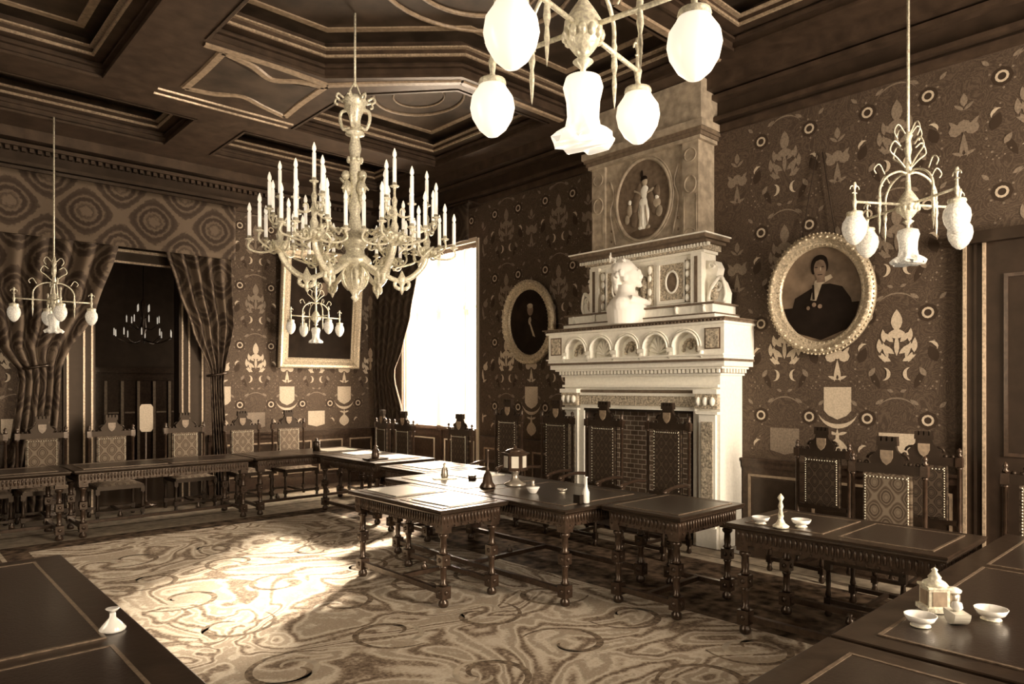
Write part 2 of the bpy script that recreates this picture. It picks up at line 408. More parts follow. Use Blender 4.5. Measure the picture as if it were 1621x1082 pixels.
for x0, x1 in ((a0, a1), (b0, b1)): mb.box(x0, x1, Y0-.2, Y0, 0, 1.2).box(x0, x1, Y0-.2, Y0, 4.0, 5.9)
struct(obj('wall_front', mb, [M['wallpaper']]))
struct(obj('floor', MB().box(X0-.2, XW+.35, Y0-.2, 16, -.1, 0), [M['parquet']]))

# cornice and frieze mouldings under the ceiling, wainscot with raised frames
def moulding_y(name, x, y0, y1, rows, m):
    mb = MB()
    for dz0, dz1, dep in rows: mb.box(x-dep, x+.01, y0, y1, dz0, dz1)
    return struct(obj(name, mb, m))
rows = [(4.62, 4.70, .05), (4.74, 4.79, .09), (4.98, 5.03, .12), (5.06, 5.20, .22)]
moulding_y('trim_1', XW, Y0, YB, rows, M['ceil_wood'])
mb = MB()
for z0, z1, d in rows: mb.box(X0, XW-.22, YB-d, YB+.01, z0, z1)
n = 90
for i in range(n): x = X0+(XW-X0-.3)*i/n; mb.box(x, x+.05, YB-.075, YB, 4.93, 4.98)
struct(obj('trim_2', mb, M['ceil_wood']))
def wains(name, A, B, fix, axis, sgn):
    mb = MB()
    def bx(u0, u1, d, z0, z1):
        lo, hi = sorted((fix, fix-sgn*d))
        if axis == 'y': mb.box(lo, hi, u0, u1, z0, z1)
        else: mb.box(u0, u1, lo, hi, z0, z1)
    bx(A, B, .02, 0, .92); bx(A, B, .05, 0, .16); bx(A, B, .045, .86, .93); bx(A, B, .07, .93, .96)
    n = max(1, round((B-A)/.62)); w_ = (B-A)/n
    for i in range(n):
        u0, u1 = A+i*w_+.07, A+(i+1)*w_-.07
        mb.mat(1)
        bx(u0, u1, .036, .76, .785); bx(u0, u1, .036, .22, .245); bx(u0, u0+.025, .036, .245, .76); bx(u1-.025, u1, .036, .245, .76)
        mb.mat(2); bx(u0+.045, u1-.045, .026, .265, .74); mb.mat(0)
    return struct(obj(name, mb, [M['wood_paler'], M['rib'], M['wood']]))
wains('trim_3', 1.82, 3.93, XW, 'y', 1); wains('trim_4', 6.25, 8.42, XW, 'y', 1); wains('trim_5', 10.84, YB-.06, XW, 'y', 1)
wains('trim_6', 3.98, XW-.06, YB, 'x', 1); wains('trim_7', X0, 1.95, YB, 'x', 1)

# ------------------------------------------------------------------ coffered ceiling
cof = [[(-1.1, 6.5), (1.95, 6.5), (1.95, 8.9), (-1.1, 8.9)],
       [(-1.1, 9.42), (3.12, 9.42), (3.12, 10.75), (-1.1, 10.75)],
       [(3.72, 9.42), (6.62, 9.42), (6.62, 10.75), (3.72, 10.75)],
       [(5.02, 6.40), (6.55, 6.40), (6.55, 8.92), (4.15, 8.92), (4.15, 7.42)],
       [(2.45, 3.0), (3.75, 3.0), (4.85, 4.05), (6.55, 4.05), (6.55, 6.12), (4.85, 6.12), (3.75, 7.2), (2.45, 7.2)],
       [(-1.1, 3.6), (1.95, 3.6), (1.95, 6.1), (-1.1, 6.1)],
       [(4.15, 1.2), (6.55, 1.2), (6.55, 3.75), (5.02, 3.75), (4.15, 2.85)],
       [(-1.1, .2), (3.6, .2), (3.6, 2.5), (-1.1, 2.5)]]
cu = bpy.data.curves.new('c', 'CURVE'); cu.dimensions = '2D'; cu.fill_mode = 'BOTH'; cu.extrude = .02
for poly in [[(X0-.1, Y0-.1), (XW+.1, Y0-.1), (XW+.1, YB+.1), (X0-.1, YB+.1)]]+cof:
    s = cu.splines.new('POLY'); s.points.add(len(poly)-1); s.use_cyclic_u = True
    for p, (x, y) in zip(s.points, poly): p.co = (x, y, 0, 1)
tmp = bpy.data.objects.new('c', cu); C.objects.link(tmp)
bpy.context.view_layer.update()
me = bpy.data.meshes.new_from_object(tmp.evaluated_get(bpy.context.evaluated_depsgraph_get()))
bpy.data.objects.remove(tmp); bpy.data.curves.remove(cu)
mb = MB()
mb.add([(v.co.x, v.co.y, v.co.z+ZC+.02) for v in me.vertices], [tuple(p.vertices) for p in me.polygons])
for poly in cof:
    cw = list(reversed(poly))          # clockwise so that 'outward' points into the coffer
    mb.mat(0).sweep(cw, [(0, ZC), (0, ZC+.40)])
    mb.mat(0).sweep(cw, [(.0, ZC-.012), (.035, ZC-.012), (.035, ZC+.02), (0, ZC+.02)])
    mb.sweep(cw, [(0, ZC+.10), (.05, ZC+.10), (.05, ZC+.125), (0, ZC+.125)])
    mb.mat(0).sweep(cw, [(.02, ZC+.16), (.14, ZC+.16), (.14, ZC+.26), (.02, ZC+.26)])
    mb.mat(3).sweep(cw, [(.14, ZC+.165), (.165, ZC+.165), (.165, ZC+.19), (.14, ZC+.19)])
    mb.sweep(cw, [(.14, ZC+.245), (.19, ZC+.245), (.19, ZC+.262), (.14, ZC+.262)])
    mb.mat(2).sweep(cw, [(.26, ZC+.385), (.34, ZC+.385), (.34, ZC+.40), (.26, ZC+.40)])
    mb.mat(1).add([(x, y, ZC+.40) for x, y in poly], [tuple(range(len(poly)))])
    xs = [p[0] for p in poly]; ys = [p[1] for p in poly]; cx, cy = (min(xs)+max(xs))/2, (min(ys)+max(ys))/2
    rx, ry = (max(xs)-min(xs))/2-.5, (max(ys)-min(ys))/2-.42
    if poly is not cof[4] and rx > .1:
        rx = min(rx, ry*1.5) if ry > .1 else rx; ry = max(ry, .16)
        mb.mat(2).tube([(cx+rx*.8*math.cos(a*PI/16), cy+ry*.8*math.sin(a*PI/16), ZC+.39) for a in range(32)], .022, 6, True)
        mb.tube([(cx+rx*.45*math.cos(a*PI/16), cy+ry*.45*math.sin(a*PI/16), ZC+.39) for a in range(32)], .014, 6, True)
# painted strapwork ribs of the middle panels
def flatrib(pts, w=.10, z=ZC-.004):
    P = [Vector(p) for p in bez([(x, y, 0) for x, y in pts], 8)]; vs = []; N = len(P)
    for i, p in enumerate(P):
        t = (P[min(i+1, N-1)]-P[max(i-1, 0)]).normalized(); q = Vector((-t.y, t.x, 0))*w/2
        for s_, zz in ((1, z+.004), (.7, z-.014), (-.7, z-.014), (-1, z+.004)): vs.append((p.x+q.x*s_, p.y+q.y*s_, zz))
    mb.add(vs, [(i*4+k, i*4+k+1, (i+1)*4+k+1, (i+1)*4+k) for i in range(N-1) for k in range(3)])
mb.mat(2)
for sgn in (1, -1):
    f = lambda L: [(x, 5.1+sgn*(y-5.1)) for x, y in L]
    flatrib(f([(2.68, 8.52), (2.69, 7.95), (2.68, 7.34)])); flatrib(f([(2.68, 8.52), (2.98, 8.46), (3.25, 8.30), (3.55, 8.42), (3.90, 8.56)]))
    flatrib(f([(2.68, 7.34), (3.02, 7.44), (3.32, 7.62), (3.58, 7.46), (3.85, 7.40)])); flatrib(f([(3.90, 8.56), (3.86, 8.0), (3.85, 7.40)]))
    mb.mat(3)
    for yy in (8.74, 8.90): flatrib(f([(2.45, yy), (3.3, yy), (4.1, yy)]), .03)
    mb.mat(1).add([(x, y, ZC-.006) for x, y in f([(2.72, 7.42), (3.3, 7.68), (3.82, 7.46), (3.84, 8.48), (3.25, 8.26), (2.72, 8.46)])], [(0, 1, 2, 3, 4, 5)]); mb.mat(2)
    flatrib(f([(3.85, 7.33), (4.35, 6.80), (4.93, 6.22)])); flatrib(f([(4.93, 6.22), (5.7, 6.22), (6.6, 6.24)]))
    flatrib(f([(2.48, 7.30), (3.2, 7.28), (3.85, 7.33)]))
for rr in (.9, .6):
    mb.tube([(4.2+rr*1.1*math.cos(a*PI/20), 5.1+rr*math.sin(a*PI/20), ZC+.39) for a in range(40)], .025, 6, True)
mb.mat(1).box(X0-.2, XW+.35, Y0-.2, YB+.2, ZC+.62, ZC+.70)
struct(obj('ceiling', mb, [M['ceil_wood'], M['ceil_panel'], M['rib'], M['gilt_edge']]))

# ------------------------------------------------------------------ far window, near windows, added windows, doors
mb = MB()
def W(y0, y1, z0, z1, x0=7.16, x1=7.24): mb.box(x0, x1, y0, y1, z0, z1)
W(8.56, 8.63, 0, 4.05); W(10.63, 10.70, 0, 4.05); W(8.63, 10.63, 3.97, 4.05)
W(9.60, 9.72, 0, 3.97); W(8.94, 8.985, 1.05, 3.97); W(10.28, 10.32, 1.05, 3.97)
for y0, y1 in ((8.63, 9.60), (9.72, 10.63)): W(y0, y1, 0, 1.05, 7.18, 7.22); W(y0, y1, 1.0, 1.06, 7.15, 7.24); W(y0, y1, 3.0, 3.05)
mb.mat(1)
for y0, y1 in ((8.72, 9.52), (9.80, 10.55)):
    mb.box(7.165, 7.18, y0, y1, .25, .27).box(7.165, 7.18, y0, y1, .83, .85).box(7.165, 7.18, y0, y0+.02, .27, .83).box(7.165, 7.18, y1-.02, y1, .27, .83)
mb.mat(1).box(7.08, 7.13, 8.50, 8.56, 0, 4.1).box(7.08, 7.13, 8.56, 10.70, 4.05, 4.12)
win = struct(obj('window_1', mb, [M['wood_paler'], M['white_frame']]))
def winbars(name, T, w_, z0, z1):
    mb = MB()
    for a, b, c, d in ((0, .06, z0, z1), (w_-.06, w_, z0, z1), (.06, w_-.06, z0, z0+.06), (.06, w_-.06, z1-.06, z1), (w_/2-.03, w_/2+.03, z0+.06, z1-.06), (.06, w_/2-.03, (z0+z1)/2, (z0+z1)/2+.04), (w_/2+.03, w_-.06, (z0+z1)/2, (z0+z1)/2+.04)):
        mb.box(*T(a, b), c, d)
    return struct(obj(name, mb, [M['white_frame']]))
winbars('window_2', lambda a, b: (1.45+a, 1.45+b, -3.08, -3.03), 1.5, 1.2, 4.0)
winbars('window_3', lambda a, b: (4.45+a, 4.45+b, -3.08, -3.03), 1.5, 1.2, 4.0)
winbars('added_window_5', lambda a, b: (6.33, 6.39, 12.75+a, 12.75+b), 1.3, .9, 2.9)  # added frame on the solid wall, goes with the anteroom fill lamp
winbars('added_window_4', lambda a, b: (-1.48, -1.43, 3.4+a, 3.4+b), 1.6, 1.2, 4.0)  # added unseen frame round the left fill lamp
# door at the near end of the right wall
mb = MB(); mb.box(7.05, 7.1, .30, 1.62, 0, 2.85)
for z0, z1 in ((.2, 1.0), (1.15, 2.7)):
    mb.mat(1)
    for y0, y1 in ((.42, .92), (1.0, 1.50)): mb.box(7.035, 7.05, y0, y1, z0, z0+.03).box(7.035, 7.05, y0, y1, z1-.03, z1).box(7.035, 7.05, y0, y0+.03, z0+.03, z1-.03).box(7.035, 7.05, y1-.03, y1, z0+.03, z1-.03)
    mb.mat(0)
d1 = struct(obj('door_1', mb, [M['joinery'], M['wood_paler']]))
k = MB().lathe([(.0, -.03), (.03, -.025), (.035, 0), (.012, .02), (.012, .05)], (7.01, .38, 1.05), 10, Matrix.Rotation(PI/2, 3, 'Y')); obj('door_knob', k, [M['gold']], d1)
mb = MB()
for y0, y1, d, mi in ((1.62, 1.80, .05, 0), (1.775, 1.80, .075, 1), (1.63, 1.655, .07, 1), (1.70, 1.72, .06, 0)):
    mb.mat(mi).box(XW-d, XW, y0, y1, 0, 2.98)
for y0, y1, d, mi in ((.12, .30, .05, 0), (.12, .145, .075, 1)): mb.mat(mi).box(XW-d, XW, y0, y1, 0, 2.98)
mb.mat(0).box(XW-.05, XW, .30, 1.62, 2.85, 2.98).box(XW-.13, XW, .05, 1.87, 2.98, 3.08)
struct(obj('trim_8', mb, [M['joinery'], M['gilt_edge']]))
# panelled doorway in the back wall, with its deep casing
mb = MB()
for s, x in ((-1, DX0), (1, DX1)):
    a, b = sorted((x, x+s*.36)); mb.mat(0).box(a, b, YB-.05, YB, 0, DZ+.05)
    for q in (.0, .10, .30): c0, c1 = sorted((x+s*q, x+s*(q+.025))); mb.mat(1).box(c0, c1, YB-.075, YB-.05, 0, DZ)
    c0, c1 = sorted((x, x-s*.03)); mb.mat(0).box(c0, c1, YB-.05, YB+.2, 0, DZ)
mb.mat(0).box(DX0, DX1, YB-.05, YB, DZ-.16, DZ+.05); mb.mat(1).box(DX0-.3, DX1+.3, YB-.10, YB-.05, DZ+.0, DZ+.04).box(DX0, DX1, YB-.065, YB-.05, DZ-.16, DZ-.13)
struct(obj('trim_9', mb, [M['joinery'], M['gilt_edge']]))
# anteroom beyond the doorway
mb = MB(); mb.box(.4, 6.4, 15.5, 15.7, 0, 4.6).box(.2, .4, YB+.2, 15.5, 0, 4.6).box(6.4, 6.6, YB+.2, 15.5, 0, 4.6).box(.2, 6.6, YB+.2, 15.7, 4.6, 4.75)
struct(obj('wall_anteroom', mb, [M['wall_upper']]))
mb = MB(); mb.box(.4, 6.4, 15.40, 15.5, 0, 2.0).box(.4, 6.4, 15.30, 15.5, 2.0, 2.1).box(.4, 6.4, 15.34, 15.5, 1.86, 1.9)
mb.mat(1)
for i in range(18):
    x = 1.9+i*.29; mb.box(x, x+.05, 15.37, 15.40, .2, 1.84)
    if i % 3 != 1: mb.box(x+.07, x+.25, 15.38, 15.40, 1.20, 1.23)
struct(obj('trim_10', mb, [M['wood_paler'], M['rib']]))

# ------------------------------------------------------------------ carpet
mb = MB(); CX0, CX1, CY0, CY1 = .82, 6.58, 1.15, 10.85
mb.box(CX0, CX1, CY0, CY1, 0, .0118)
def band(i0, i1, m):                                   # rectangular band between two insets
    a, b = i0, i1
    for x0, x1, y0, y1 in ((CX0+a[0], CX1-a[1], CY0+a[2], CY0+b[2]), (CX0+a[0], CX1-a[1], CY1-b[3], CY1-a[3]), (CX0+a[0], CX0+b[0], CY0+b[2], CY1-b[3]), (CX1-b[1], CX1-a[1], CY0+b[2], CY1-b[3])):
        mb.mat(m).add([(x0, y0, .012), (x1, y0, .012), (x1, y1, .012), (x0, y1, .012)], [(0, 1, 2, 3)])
I = [(0, 0, 0, 0), (.04, .04, .04, .1), (.12, .30, .14, 1.1), (.14, .32, .16, 1.14), (.18, .5, .22, 1.7), (.40, 1.95, .50, 2.05)]  # wide right inset of the last band: shade by the tables put into colour
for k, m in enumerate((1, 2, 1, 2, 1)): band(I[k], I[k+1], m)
e = I[-1]; x0, x1, y0, y1 = CX0+e[0], CX1-e[1], CY0+e[2], CY1-e[3]
mb.mat(0).add([(x0, y0, .012), (x1, y0, .012), (x1, y1, .012), (x0, y1, .012)], [(0, 1, 2, 3)])
# bold scroll outlines of the field
def scroll(cx, cy, R, a0, turns, w=.03, mi=1):
    mb.mat(mi); P = []
    for i in range(26):
        t = i/25; r = R*(1-.8*t); a = a0+turns*2*PI*t; P.append((cx+r*math.cos(a), cy+r*math.sin(a)))
    vs = []
    for i, p in enumerate(P):
        q = P[min(i+1, 25)]; o = P[max(i-1, 0)]; dx, dy = q[0]-o[0], q[1]-o[1]; L = math.hypot(dx, dy); ww = w*(.4+math.sin(PI*i/25))
        vs += [(p[0]-dy/L*ww/2, p[1]+dx/L*ww/2, .0126), (p[0]+dy/L*ww/2, p[1]-dx/L*ww/2, .0126)]
    mb.add(vs, [(2*i, 2*i+1, 2*i+3, 2*i+2) for i in range(25)])
for cx in (1.9, 2.7, 3.5, 4.2):
    for cy in (2.3, 3.2, 4.1, 5.0, 5.9, 6.8, 7.7):
        k = random.choice((1, -1)); a = random.random()*6.28
        scroll(cx+random.uniform(-.12, .12), cy+random.uniform(-.12, .12), .34, a, .95*k, .035, 3); scroll(cx, cy, .24, a+PI, .8*k, .03, 2)
        
tag(obj('carpet', mb, [M['carpet'], M['carpet_border_shade'], M['skirt'], M['carpet_line']]), 'large pale carpet with dark scrollwork covering the floor inside the horseshoe of tables', 'carpet')

# ------------------------------------------------------------------ fireplace
YC = 5.08
fp = thing('fireplace', 'monumental pale stone fireplace with an arcaded hood and carved overmantel', 'fireplace', (XW, YC, 0))
# local frame: x = -(distance from the wall), y along the wall
SM = [M['stone'], M['stone_relief'], M['stone_dark'], M['gilt_edge']]
mb = MB()
mb.box(-.46, 0, -1.13, -.84, 0, 1.50).box(-.46, 0, .84, 1.13, 0, 1.50).box(-.46, 0, -1.13, 1.13, 1.50, 1.86)
for s in (-1, 1):
    y0, y1 = sorted((s*.86, s*1.11)); mb.box(-.50, -.46, y0, y1, 0, .22)
    y0, y1 = sorted((s*.89, s*1.09)); mb.box(-.49, -.46, y0, y1, .22, 1.44)
    mb.mat(1).box(-.497, -.49, y0+.03, y1-.03, .28, 1.36).mat(0)
    mb.box(-.52, -.46, s*.86, s*1.13, 1.44, 1.47); y0, y1 = sorted((s*.86, s*1.13))
    mb.mat(1).box(-.53, -.46, y0, y1, 1.50, 1.66).mat(0).box(-.55, -.46, y0-.01, y1+.01, 1.66, 1.71)
    for i in range(3): mb.ell((-.54, s*(.91+.085*i), 1.58), (.03, .035, .05), 8)
    y0, y1 = sorted((s*.84, s*.80)); mb.box(-.46, -.1, y0, y1, 0, 1.50)
mb.mat(1).box(-.485, -.46, -.84, .84, 1.515, 1.63).mat(0).box(-.50, -.46, -.84, .84, 1.63, 1.66).box(-.49, -.46, -.84, .84, 1.47, 1.50)
mb.mat(2).box(-.475, -.46, -.86, .86, 1.665, 1.70).mat(0).box(-.51, -.46, -1.13, 1.13, 1.73, 1.76)
obj('surround', mb, SM, fp)
mb = MB(); mb.box(-.08, -.03, -.80, .80, 0, 1.50); obj('firebrick_back', mb, [M['brick']], fp)
mb = MB(); mb.box(-.44, -.08, -.80, -.76, 0, 1.5).box(-.44, -.08, .76, .80, 0, 1.5).box(-.46, -.03, -.80, .80, 1.44, 1.50).box(-.50, -.08, -.76, .76, 0, .03); obj('firebox_lining', mb, [M['soot']], fp)
# hood: stepped cornices carrying the blind arcade
mb = MB()
def stepc(z0, z1, hx, hy, mi=0): mb.mat(mi).box(-hx, 0, -hy, hy, z0, z1)
stepc(1.86, 1.885, .50, 1.16); stepc(1.885, 1.93, .52, 1.18, 2); stepc(1.93, 1.955, .56, 1.21); stepc(1.955, 2.01, .60, 1.26); stepc(2.01, 2.035, .64, 1.28, 2); stepc(2.035, 2.07, .63, 1.27)
mb.mat(0)
n = 44
for i in range(n): y = -1.17+2.34*i/n; mb.box(-.55, -.50, y, y+.03, 1.888, 1.928)
for i in range(8): x = -.05-.06*i; mb.box(x-.03, x, -1.21, -1.18, 1.888, 1.928)
stepc(2.07, 2.085, .66, 1.28)
# arcade wall with real niches: five arches
hx = .62; z0, zs, r = 2.085, 2.19, .155
cs = [(-.86+.43*i) for i in range(5)]
cs = [(-.80+.40*i) for i in range(5)]
T = Matrix(((0, 0, -1, 0), (1, 0, 0, 0), (0, 1, 0, 0), (0, 0, 0, 1)))          # (y, z, depth) -> local
top = 2.40
segs = []
for i, c in enumerate(cs):
    a = arc(c, zs-.02, r, PI, 0, 12)
    segs.append([(c-.2, z0), (c-r, z0)]+a+[(c+r, z0), (c+.2, z0), (c+.2, top), (c-.2, top)])
for s_ in segs: mb.prism(s_, hx, .50, T)
mb.box(-hx, -.0, 1.0, 1.27, z0, top).box(-hx, 0, -1.27, -1.0, z0, top); mb.box(-.50, 0, -1.0, 1.0, z0, top)
for s in (-1, 1):
    y0, y1 = sorted((s*1.04, s*1.23))
    mb.mat(2).box(-hx-.004, -hx, y0, y1, z0+.05, top-.04).mat(1).box(-hx-.012, -hx, y0+.02, y1-.02, z0+.065, top-.055).mat(0)
for i, c in enumerate(cs):
    mb.tube([(-hx-.004, y, z) for y, z in arc(c, zs-.02, r+.012, PI, 0, 14)], .014, 6)
    mb.tube([(-hx-.004, y, z) for y, z in arc(c, zs-.02, r+.040, PI, 0, 14)], .007, 6)
    if i % 2:                                             # scallop shells
        for k in range(7):
            a = PI*(k+.5)/7; mb.tube([(-.52, c, zs-.07), (-.545, c+.10*math.cos(a), zs-.07+.15*math.sin(a)), (-.52, c+.135*math.cos(a), zs-.07+.19*math.sin(a))], [.012, .02, .012], 6)
    else:
        mb.mat(1)
        for k in range(9): a = PI*k/8; mb.ell((-.52, c+.085*math.cos(a), zs-.05+.11*math.sin(a)), (.025, .024, .026), 7)
        mb.ell((-.52, c, zs), (.035, .035, .05), 8); mb.mat(0)
    for s in (-1, 1): mb.lathe([(.012, -.07), (.03, -.04), (.03, 0), (.02, .01)], (-hx+.0, c+s*.2, z0+.03), 8)
stepc(2.40, 2.425, .655, 1.29)
for i in range(56): y = -1.28+2.56*i/56; mb.mat(2).ell((-.675, y+.02, 2.437), (.012, .016, .012), 6)
stepc(2.425, 2.45, .665, 1.30, 2); stepc(2.45, 2.465, .69, 1.32, 2); mb.mat(0)
obj('hood', mb, SM, fp)
# overmantel
mb = MB()
stepc(2.465, 2.52, .52, 1.10); stepc(2.52, 2.535, .53, 1.11, 2); stepc(2.535, 2.63, .48, 1.05); stepc(2.63, 2.65, .52, 1.09, 2); mb.mat(0)
stepc(2.65, 3.24, .27, .80); 
for y0, y1 in ((-.82, -.68), (.68, .82)): mb.box(-.33, -.27, y0, y1, 2.65, 3.24).mat(2).box(-.335, -.33, y0+.05, y0+.09, 2.68, 3.2).mat(0)
for s, yc in ((-1, -.40), (1, .40)):                         # framed panels with dark oval bosses
    mb.box(-.30, -.27, yc-.20, yc-.165, 2.70, 3.20).box(-.30, -.27, yc+.165, yc+.20, 2.70, 3.20).box(-.30, -.27, yc-.165, yc+.165, 3.16, 3.20).box(-.30, -.27, yc-.165, yc+.165, 2.70, 2.74)
    mb.mat(1).box(-.283, -.27, yc-.165, yc+.165, 2.74, 3.16).mat(0)
    mb.tube([(-.288, yc+.082*math.cos(a*PI/12), 2.95+.125*math.sin(a*PI/12)) for a in range(24)], .014, 6, True)
    mb.mat(2).ell((-.283, yc, 2.95), (.012, .074, .115), 14).mat(0)
for yc in (-.62, -.10, .10, .62):                            # term pilasters
    mb.mat(1).box(-.30, -.27, yc-.035, yc+.035, 2.70, 3.18).mat(0)
    for z, q in ((3.12, .035), (3.02, .028), (2.86, .03), (2.75, .03)): mb.ell((-.305, yc, z), (.02, q, q*1.5), 8)
mb.mat(1).ell((-.28, 0, 2.93), (.04, .06, .14), 10).mat(0)
for y in (-.95, -.6, -.1, .1, .6, .95): mb.tube([(-.49, y, 2.63), (-.50, y, 2.60), (-.485, y, 2.55)], [.022, .016, .022], 6)
for s in (-1, 1):                                            # side scroll volutes with sphinx like wings
    pl = [(.80, 2.65), (1.03, 2.65), (1.04, 2.78), (.99, 2.90), (.93, 2.97), (.95, 3.06), (.91, 3.14), (.80, 3.16)]
    mb.prism([(s*y, z) for y, z in pl] if s > 0 else [(s*y, z) for y, z in reversed(pl)], .20, .06, T)
    for cx, cz, R in ((.96, 2.86, .085), (.885, 3.09, .05)):
        P = [(-.21, s*(cx+R*(1-.75*i/18)*math.cos(i*.5)), cz+R*(1-.75*i/18)*math.sin(i*.5)) for i in range(19)]; mb.tube(P, .016, 6)
    mb.tube(bez([(-.21, s*.83, 2.70), (-.23, s*.90, 2.86), (-.22, s*1.0, 2.95), (-.21, s*1.05, 2.78), (-.2, s*1.02, 2.68)], 5), .022, 7)
    mb.mat(1).ell((-.19, s*.90, 2.80), (.05, .07, .11), 10).mat(0)
stepc(3.24, 3.27, .30, .83); stepc(3.27, 3.33, .36, .87, 1); stepc(3.33, 3.36, .42, .93, 2); stepc(3.36, 3.40, .52, .98, 2); stepc(3.40, 3.415, .54, 1.0)
mb.mat(0)
for i in range(46): y = -.95+1.9*i/46; mb.box(-.40, -.36, y, y+.022, 3.29, 3.325)
obj('overmantel', mb, SM, fp)
mb = MB()
mb.mat(3).box(-.29, 0, -.78, .78, 3.415, 4.52).mat(0)
for y0, y1 in ((-.78, -.57), (.57, .78)):
    mb.mat(3).box(-.33, -.29, y0, y1, 3.415, 4.50)
    yc = (y0+y1)/2
    mb.tube([(-.332, yc+.075*math.cos(a*PI/10), 4.02+.095*math.sin(a*PI/10)) for a in range(20)], .010, 6, True)
    mb.tube([(-.332, y, z) for y, z in [(yc-.08, 3.47), (yc-.08, 3.9)]], .006, 5).tube([(-.332, yc+.08, 3.47), (-.332, yc+.08, 3.9)], .006, 5)
    mb.tube([(-.332, y, z) for y, z in arc(yc, 3.44, .08, PI, 0, 8)], .008, 5)
    mb.tube([(-.332, y, z) for y, z in arc(yc, 4.35, .075, 0, 2*PI, 14)], .008, 5)
mb.mat(3)
for s in (-1, 1):
    for z in (3.55, 3.68, 3.81): mb.mat(2).ell((-.292, s*.49, z), (.008, .016, .018), 6)
    mb.mat(0).tube(bez([(-.30, s*.42, 3.5), (-.30, s*.50, 3.9), (-.30, s*.44, 4.1), (-.30, s*.50, 4.3)], 5), .012, 6)
mb.mat(3).box(-.36, 0, -.82, .82, 4.50, 4.54).mat(2).box(-.38, 0, -.84, .84, 4.54, 4.58).mat(3).box(-.42, 0, -.88, .88, 4.62, 4.70)
mb.mat(2).box(-.40, 0, -.86, .86, 4.58, 4.62).mat(3).box(-.34, 0, -.82, .82, 4.70, ZC-.01)
obj('chimney_breast', mb, [M['chimney'], M['stone_relief'], M['stone_dark'], M['chimney']], fp)

# framed pictures: flat painted figures inside modelled frames
def paint(mb, polys, T, base=.001):
    for k, (mi, p) in enumerate(polys):
        mb.mat(mi); vs = [tuple(T(u, v, base+.0006*(k+1))) for u, v in p]; mb.add(vs, [tuple(range(len(vs)))])
def ellp(u, v, a, b, n=28): return [(u+a*math.cos(2*PI*i/n), v+b*math.sin(2*PI*i/n)) for i in range(n)]
PM = [M['frame'], M['paint_sky'], M['paint_dark'], M['paint_coat'], M['paint_skin'], M['paint_light']]
# oval relief/picture on the chimney breast
mb = MB(); T2 = lambda u, v, o: (-.292-o, -u, 3.98+v)
paint(mb, [(1, ellp(0, 0, .385, .475))], T2); ov = obj('oval_picture', mb, [M['frame'], M['stone_dark']], fp)
mb = MB()
def blob(mi, u, v, a, b, rot=0, d=.016): mb.mat(mi).ell((-.296, -u, 3.98+v), (d, a, b), 12, Matrix.Rotation(rot, 4, 'X'))
for q in ((3, -.10, .02, .06, .20, .25), (3, .12, -.04, .06, .17, -.3), (3, -.13, -.22, .07, .10), (3, .2, .06, .045, .09), (4, .02, .215, .042, .055), (2, .01, .25, .05, .04), (2, -.02, .31, .02, .05),
          (5, .02, .09, .062, .085), (4, -.075, .10, .075, .022, .5), (4, .10, .09, .07, .022, -.5), (5, .01, -.03, .075, .06), (5, .005, -.17, .085, .19, 0, .014), (4, -.045, -.19, .018, .15, .1, .020), (4, .05, -.18, .015, .15, -.12, .020), (5, .0, -.2, .018, .15, 0, .022),
          (5, -.04, -.33, .035, .025), (4, .07, -.33, .035, .025), (4, .19, -.07, .065, .06), (5, .20, .0, .03, .035), (4, .23, -.17, .05, .07), (4, -.20, -.10, .045, .08), (5, -.20, .0, .028, .032), (4, -.24, -.2, .04, .06), (1, 0, -.40, .24, .05)): blob(*q)
obj('painted_figure', mb, [M['frame'], M['paint_sky'], M['paint_dark'], M['stone_dark'], M['chimney'], M['stone']], ov)
mb = MB(); 
for rr, q in ((.40, .022), (.43, .012)): mb.tube([(-.30, rr*math.cos(a*PI/24), 3.98+(rr+.09)*math.sin(a*PI/24)) for a in range(48)], q, 8, True)
obj('oval_moulding', mb, [M['chimney']], ov)

